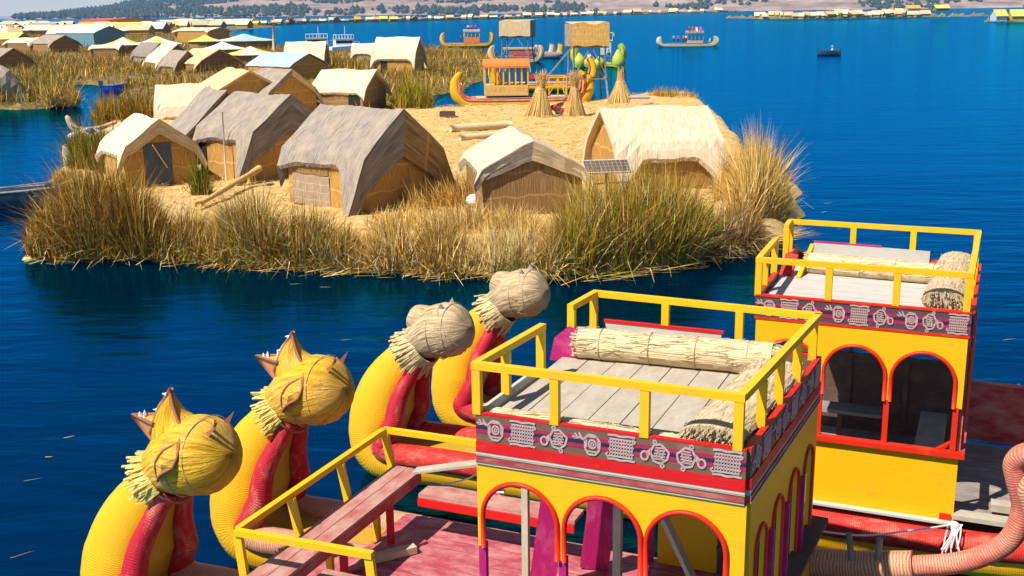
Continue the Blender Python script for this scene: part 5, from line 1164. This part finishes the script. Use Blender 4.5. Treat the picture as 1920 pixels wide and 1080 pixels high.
for sy in (-.12, .12): b.bar((-W*.45, -1.1+sy, 4.3), (-W*1.45, -1.3+sy, 1.0), .06, .06)
for k in range(8): f = k/7.5; b.bar((-W*(.45+f), -1.1-.2*f-.12, 4.3-3.3*f), (-W*(.45+f), -1.1-.2*f+.12, 4.3-3.3*f), .04, .04)
b.build('ladder', 'wood_weather', T1)
tower('grey lookout tower with a thatched box top, left of the golden one', (942, 131), (1000, 131), 5.7, 3.9, 0, 'thatch_tan', back=3.0)
def stook(label, px, py, h, w_, seed, lean=(0, 0), tf=.16):
    p = at(px, py); root = empty('straw_stook', (p.x, p.y, .2), 0, label, 'straw stook', 'standing straw stooks on the island'); r_ = random.Random(seed); b = MB()
    core = [(0, 0, -.1), (lean[0]*.3, 0, h*.3), (lean[0]*.6, 0, h*.6), (lean[0]*.9, 0, h*.9)]; b.tube(core, [w_*.42, w_*.3, w_*.13, w_*.1], 12, wob=.06)
    for k in range(420):
        an = r_.uniform(0, 6.28); q = r_.uniform(.75, 1.1); z1 = h*r_.uniform(.55, .70)
        p0 = Vector((math.cos(an)*w_*.5*q, math.sin(an)*w_*.5*q, -.05)); p1 = Vector((lean[0]*.6+math.cos(an)*w_*.14, math.sin(an)*w_*.14, z1)); b.bar(p0, p1, .03, .02)
        if k % 3 == 0: p2 = p1+Vector((-math.cos(an)*w_*.06+r_.gauss(0, tf)+lean[0]*.5, -math.sin(an)*w_*.06+r_.gauss(0, tf), h*r_.uniform(.22, .42))); b.bar(p1, p2, .03, .02)
    b.build('straw', 'straw_gold', root); b = MB(); b.tube([(lean[0]*.6+math.cos(6.28*k/14)*w_*.17, math.sin(6.28*k/14)*w_*.17, h*.62) for k in range(15)], .04, 6); b.build('tie', 'straw_dry', root); return root
stook('straw stook with a shaggy leaning top, leftmost of the three stooks', 1010, 218, 2.9, 1.9, 1, (.25, 0)); stook('straw stook standing right of the red and white cloth heap', 1077, 217, 2.85, 1.5, 2); stook('slender pointed stook nearest the lake', 1163, 193, 2.5, 2.0, 3, tf=.04)
p = at(1047, 216); b = empty('cloth_heap', (p.x, p.y, .2), 0, 'heap of red and white woven cloths on the straw between two stooks', 'cloth heap'); r_ = random.Random(2)
for k in range(9):
    m_ = MB(); m_.ell((r_.uniform(-.7, .7), r_.uniform(-.3, .3), .15+.10*k*.6), (r_.uniform(.25, .5), .3, .16), Matrix.Rotation(r_.uniform(-.6, .6), 3, 'Y')); m_.build('cloth', ['cloth_red', 'cloth_white', 'cloth_red', 'cloth_grey', 'cloth_dark'][k % 5], b, smooth=True)
for k, (A, B, rd, lb) in enumerate((((845, 248), (958, 240), .22, 'upper long straw log lying on the ground behind the white roofed hut'), ((862, 265), (965, 256), .18, 'lower long straw log lying on the ground behind the white roofed hut'))):
    pa, pb = at(*A), at(*B); m_ = MB(); n = 10; m_.tube([pa.lerp(pb, i/n)+Vector((0, 0, rd)) for i in range(n+1)], [rd*rnd.uniform(.92, 1.05) for i in range(n+1)], 12, wob=.03); tag(m_.build('straw_log', 'straw_roll', None, True), lb, 'straw bundle')
p = at(839, 220); o = empty('low_crate', (p.x, p.y, .2), R(5), 'low dark wooden crate on the straw ground behind the middle hut', 'crate'); bx(o, 'side_board', 'wood_dark', (0, -.35, .2), (1.0, .05, .4)); bx(o, 'side_board', 'wood_dark', (0, .35, .2), (1.0, .05, .4)); bx(o, 'end_board', 'wood_dark', (-.5, 0, .2), (.05, .65, .4)); bx(o, 'end_board', 'wood_dark', (.5, 0, .2), (.05, .65, .4))
p = at(1199, 194); o = empty('straw_bench', (p.x, p.y, .2), 0, 'low straw bench with a pale top between the slender stook and the lake', 'bench'); bx(o, 'seat', 'plank_white', (0, 0, .5), (1.6, .6, .06)); bx(o, 'base', 'straw_roll', (0, 0, .22), (1.4, .5, .48))
p = aty(1138, 330, 41.0); o = empty('solar_panel', (p.x, p.y, .2), R(8), 'small solar panel on a post in front of the wide pale hut', 'solar panel'); zc = aty(1138, 312, 41).z-.2
b = MB(); b.box((0, 0, zc), (1.75, .75, .03), Matrix.Rotation(R(28), 3, 'X')); b.build('panel', 'solar', o)
for q in ((-.86, 0), (.86, 0)): b = MB(); c3 = Matrix.Rotation(R(28), 3, 'X'); b.box(Vector((q[0], 0, zc)), (.05, .79, .05), c3); b.build('frame', 'plank_white', o)
for yy in (-.38, .38): b = MB(); c3 = Matrix.Rotation(R(28), 3, 'X'); b.box(Vector((0, 0, zc))+c3 @ Vector((0, yy, 0)), (1.75, .05, .05), c3); b.build('frame', 'plank_white', o)
b = MB(); b.tube([(0, .1, -.2), (0, .05, zc)], .05, 8); b.build('post', 'wood_weather', o); b = MB(); b.tube([(-.5, .1, zc-.65), (.9, 0, zc-.60)], .03, 8); b.build('brace', 'plank_white', o)
p = at(888, 386); b = MB(); b.ell((0, 0, .2), (.28, .2, .24), nu=9, nv=6); o = b.build('plastic_bag', 'plastic_w', None, False, (p.x, p.y, .2)); tag(o, 'crumpled white and pale blue plastic bag on the straw beside the white roofed hut', 'bag')
p = at(499, 330); o = empty('rubbish_stack', (p.x, p.y, .2), R(10), 'bright blue tarp on a dark crate beside the middle grey hut', 'crate'); bx(o, 'box', 'wood_dark', (0, 0, .4), (.75, .5, .8)); b = MB(); b.ell((0, 0, .86), (.42, .3, .10), nu=8, nv=5); b.build('tarp', 'blue', o)
def pole(label, A, B, r, mt='wood_weather', cat='pole', name='pole', d=None):
    pa = at(*A); pb = aty(B[0], B[1], pa.y if d is None else d); m_ = MB(); m_.tube([pa-Vector((0, 0, .2)), pb], [r, r*.8], 8); return tag(m_.build(name, mt, None, True), label, cat)
pole('thin white pole standing in front of the big grey hut', (424, 338), (417, 210), .035, 'plank_white'); pole('thin dark pole rising behind the small cream hut', (212, 275), (211, 196), .03, 'wood_dark')
pole('yellowish stick leaning against the grey door of the small cream hut', (336, 340), (286, 272), .03, 'straw_roll', d=46.0)
pole('left leaning wooden pole before the white-roofed hut', (781, 130), (772, 82), .12, 'straw_dry'); pole('right leaning wooden pole before the white-roofed hut', (799, 128), (783, 72), .12, 'straw_dry')
pole('tall post with a little platform rising over the village', (513, 96), (513, 44), .28, 'straw_dry')
tp = h1.location+Matrix.Rotation(h1.rotation_euler[2], 3, 'Z') @ Vector((1.42, -.1, 1.92)); b = MB(); b.box((0, 0, 0), (.03, 1.0, .36)); b.box((.01, .1, -.2), (.02, .5, .12)); tag(b.build('blue_tarp', 'blue', None, False, tp, h1.rotation_euler[2]), 'blue tarp hung above the grey door of the small cream hut', 'tarp')
p = at(12, 190); b = MB(); b.tube(catmull([(-1.6, 0, 0), (-1.2, 0, 1.6), (-.4, 0, 2.4), (.8, .3, .9), (2.0, .3, .1)], 4), [.5, .8, .9, 1.0, 1.1, 1.1, 1.0, .9, .9, 1.0, 1.0, .9, .8, .7, .6, .5, .3], 12, wob=.12); tag(b.build('straw_heap', 'thatch_grey', None, False, (p.x, p.y, 0)), 'grey heap of old straw on the left bank at the picture edge', 'straw heap')

# ------------------------------------------------------------------ reeds
GR = 'reed clumps on the near island shore'
clump('reed_clump', (52, 484), (318, 486), 0, 3.4, 1.95, 17000, dict(rust=3, gold=3, olive=2.6, brown=3, pale=.8), 'tall brown reed clump at the left corner of the near island', 1, .26, 1.0, .024, prof=[.35, .7, 1.0, 1.08, .85, .45], group=GR)
clump('reed_clump', (300, 487), (640, 503), 0, 2.4, 1.35, 15000, dict(olive=3, gold=2.6, brown=2, rust=1.5, pale=1.5, lime=.8, grey=.6), 'broad olive reed clump below the big grey huts', 2, .45, 1.1, .022, prof=[.5, .9, .5, 1.0, 1.3, .75, 1.05, .5], group=GR)
clump('reed_clump', (630, 503), (885, 514), 0, 2.4, 1.0, 11000, dict(gold=3, pale=2.2, brown=2, rust=1, grey=.6), 'dry golden reed clump below the hanging corner of the middle hut', 3, .45, .9, .024, prof=[.9, .5, 1.05, .6, 1.1, .65], group=GR)
clump('reed_clump', (865, 514), (1040, 519), 0, 2.2, .95, 7000, dict(pale=3.5, straw=2, gold=1, grey=1), 'pale straw coloured reed clump between the dry golden and the tall olive clumps', 4, .5, .9, .022, prof=[.7, 1.0, 1.0, 1.1], group=GR)
clump('reed_clump', (930, 518), (1000, 519), 0, .7, .6, 1500, dict(green=3, lime=2, pale=1), 'small spiky green tuft at the waterline under the white roofed hut', 5, .7, .4, .022, group=GR)
clump('reed_clump', (1030, 519), (1308, 492), 0, 2.8, 1.95, 19000, dict(gold=3.2, olive=3.2, lime=1.6, rust=1.3, pale=1.4), 'tallest olive and gold reed clump in front of the wide pale hut', 6, .24, 1.1, .022, prof=[.55, .85, .95, 1.0, 1.0, .95, .7], group=GR)
clump('reed_clump', (1290, 490), (1420, 460), 0, 2.4, .95, 7500, dict(brown=3, grey=2, rust=1.5, pale=1), 'fallen grey-brown reed clump right of the tallest clump', 7, .95, .9, .026, leandir=(.25, -.5), group=GR)
clump('reed_clump', (1372, 438), (1472, 420), 0, 4.5, 2.0, 12000, dict(pale=3, gold=3, straw=1.5, rust=.6), 'pale gold reed clump at the right tip of the near island', 8, .19, 1.2, .026, prof=[.5, .95, 1.05, .75, .25], group=GR)
clump('reed_clump', (1335, 395), (1420, 385), 0, 3.0, 1.3, 2500, dict(gold=3, pale=2, olive=1), 'low gold reed clump behind the fallen one beside the wide pale hut', 14, .35, .9, .026, group=GR)
clump('reed_clump', (690, 446), (1010, 452), 0, 2.6, .75, 6500, dict(pale=3, straw=2.5, gold=3, grey=.8, olive=.5), 'low straw growth on the bank between the middle hut and the white roofed hut', 22, .5, 1.1, .022, z=.1, prof=[.6, .9, .8, 1.1, .9, 1.0], group=GR)
clump('reed_clump', (362, 376), (392, 376), 0, .5, 1.15, 700, dict(green=3, olive=2, lime=1), 'small green plant standing alone on the straw in front of the big grey hut', 9, .2, .8, .026, z=.2, group=GR)
clump('reed_clump', (130, 330), (215, 335), 0, 5.5, 1.5, 6000, dict(green=2.5, olive=3, gold=1.5), 'green reed clump left of the small cream hut', 10, .28, .8, .028, z=.1, group=GR)
clump('reed_clump', (100, 352), (150, 345), 0, 1.5, .7, 900, dict(pale=2, gold=2, brown=1), 'low dry tuft at the left shore above the teal boat', 15, .4, .8, .026, group=GR)
clump('reed_clump', (175, 238), (300, 232), 0, 7, 1.4, 4500, dict(olive=3, gold=2, rust=1), 'olive reed clump behind the small cream hut', 11, .28, .8, .034, z=.1, group=GR)
clump('reed_clump', (738, 217), (806, 214), 0, 3, 2.0, 2600, dict(lime=3, olive=2, gold=1.5, green=1), 'yellow-green reed clump at the channel right of the pale hut with a dark doorway', 12, .18, .8, .04, group=GR)
clump('reed_clump', (1215, 194), (1305, 194), 0, 3, .75, 1500, dict(gold=3, rust=2, lime=1), 'low orange-gold reed clump at the lake behind the wide pale hut', 13, .3, .8, .034, group=GR)
clump('straw_heap', (762, 404), (893, 394), 0, 2.2, 1.0, 5000, dict(straw=3, gold=2.5, pale=2), 'golden slope of loose straw piled against the right side of the middle grey hut', 21, .8, 1.2, .03, z=.15, cat='straw heap', leandir=(-.5, -.3))
pa, pb = at(372, 392), at(488, 345); m_ = MB(); m_.tube([pa.lerp(pb, i/10)+Vector((0, 0, .15+.5*i/10)) for i in range(11)], [.11*rnd.uniform(.7, 1.3) for i in range(11)], 10, wob=.15); tag(m_.build('straw_log', 'straw_gold', None, True), 'leaning golden straw log in front of the big grey hut with the white pole', 'straw bundle')
HUTS = [(o.location.x, o.location.y, 3.6) for o in bpy.data.objects if o.get('category') in ('hut', 'building', 'tent') and o.type == 'EMPTY']
def scatter(poly, n, seed, edge_in=0.2, excl=True, rscale=1.0, dens=None):
    g = np.random.default_rng(seed); P = np.array(poly); lo, hi = P.min(0), P.max(0); nx = min(n*12, 2400000); X = g.uniform(lo[0], hi[0], nx); Y = g.uniform(lo[1], hi[1], nx)
    q = (np.abs(X) < Y*0.55+14); X, Y = X[q], Y[q]
    k = sdf(X, Y, poly) > edge_in
    # only what the camera's surroundings could see
    k &= np.abs(X) < Y*0.60+14
    if dens is not None: k &= dens(X, Y) > g.uniform(0, 1, len(X))
    if excl:
        for hx, hy, r_ in HUTS: k &= np.hypot(X-hx, Y-hy) > r_*rscale
    return X[k][:n], Y[k][:n], g
X, Y, g = scatter(FPOLY, 45000, 51, .55, False)
tag(blades('straw_litter', X, Y, np.full(len(X), .22)+g.uniform(-.02, .06, len(X)), g.uniform(.25, .8, len(X)), pick(len(X), dict(straw=3, pale=3, gold=1.6, brown=1), g), .035, .2, 0, 51, flatlie=True), 'loose cut straw covering the ground of the near island', None, None, 'stuff')
dm = lambda X, Y: np.clip(.8+.75*vnoise(X, Y, 61, 9)+.3*vnoise(X, Y, 62, 3), 0, 1)*np.clip(150/np.maximum(Y, 1), .1, 1)**1.6
X, Y, g = scatter(MPOLY, 200000, 52, .3, True, 1.0, dm); n = len(X)
hh = (1.05+.6*vnoise(X, Y, 63, 7))*np.clip(g.normal(1, .25, n), .4, 1.5)
C = pick(n, dict(olive=4, gold=1.8, rust=2, green=1.2, brown=2, pale=.4), g); tone = vnoise(X, Y, 64, 8)[:, None]; C = C*(1+.35*tone)+np.clip(tone, 0, 1)*np.array([.10, .07, .01])
tag(blades('reed_bed', X, Y, np.full(n, 0.0), hh, C, .075, .45, .9, 52), 'olive and gold reeds filling the marsh between the huts behind the near island', None, None, 'stuff')
X, Y, g = scatter(LPOLY, 11000, 53, .2, False, 1.0, dm); n = len(X)
hh = (1.3+.7*vnoise(X, Y, 65, 6))*np.clip(g.normal(1, .25, n), .4, 1.5); C = pick(n, dict(olive=3, gold=2, pale=1.6, green=1.4, brown=1), g)*(1+.4*vnoise(X, Y, 66, 6)[:, None])
tag(blades('bank_reeds', X, Y, np.full(n, 0.0), hh, C, .055, .35, .9, 53), 'mixed green and straw coloured reeds on the left bank', None, None, 'stuff')
clump('reed_clump', (88, 206), (146, 203), 0, 4.0, 1.7, 2600, dict(gold=3, pale=1.5, olive=1.5), 'rounded golden reed clump at the end of the left bank', 16, .4, .9, .05)
# reed stalks adrift along the shore
g = np.random.default_rng(77); E = [at(x, y, WZ) for x, y in FRONT[:14]]; xs = []; ys = []
for A, B in zip(E[:-1], E[1:]):
    k = int((B-A).length*60); f = g.uniform(0, 1, k); q = -np.abs(g.normal(0, .40, k))+.30
    xs += list(A.x+(B.x-A.x)*f); ys += list(A.y+(B.y-A.y)*f+q)
n = len(xs)
tag(blades('floating_reeds', np.array(xs), np.array(ys), np.full(n, WZ+.03), g.uniform(.3, 1.5, n), pick(n, dict(pale=3, gold=2, lime=1, brown=1), g), .04, .1, 0, 77, flatlie=True, leandir=(1.0, .1)), 'broken reed stalks floating along the shore of the near island', None, None, 'stuff')
xs = []; ys = []
for px, py in ((120, 824), (45, 905), (560, 520), (545, 535), (420, 690), (1545, 383), (1570, 432), (1540, 400), (1880, 640), (1590, 430), (85, 860), (20, 1050), (600, 540), (640, 640), (700, 680), (1890, 730)):
    q = at(px, py, WZ); xs.append(q.x); ys.append(q.y)
n = len(xs); tag(blades('drifting_stalks', np.array(xs), np.array(ys), np.full(n, WZ+.03), g.uniform(.15, .45, n), pick(n, dict(pale=2, gold=1), g), .022, .1, 0, 78, flatlie=True, leandir=(1.5, .2)), 'single pale reed stalks drifting on the open water', None, None, 'stuff')
# ------------------------------------------------------------------ haze
hz = NT('haze'); hz.t.nodes.remove(hz.p); pv = hz.n('ShaderNodeVolumePrincipled'); pv.inputs['Color'].default_value = (0.36, 0.58, 1.0, 1); pv.inputs['Density'].default_value = 5.5e-5; pv.inputs['Anisotropy'].default_value = 0.1
hz.l(pv.outputs[0], hz.t.nodes['Material Output'].inputs['Volume']); MT['haze'] = hz.m
b = MB(); b.box((0, 5840, 298), (61000, 11920, 604)); tag(b.build('haze', 'haze'), 'thin blue air over the lake that fades the far hills', None, None, 'stuff')
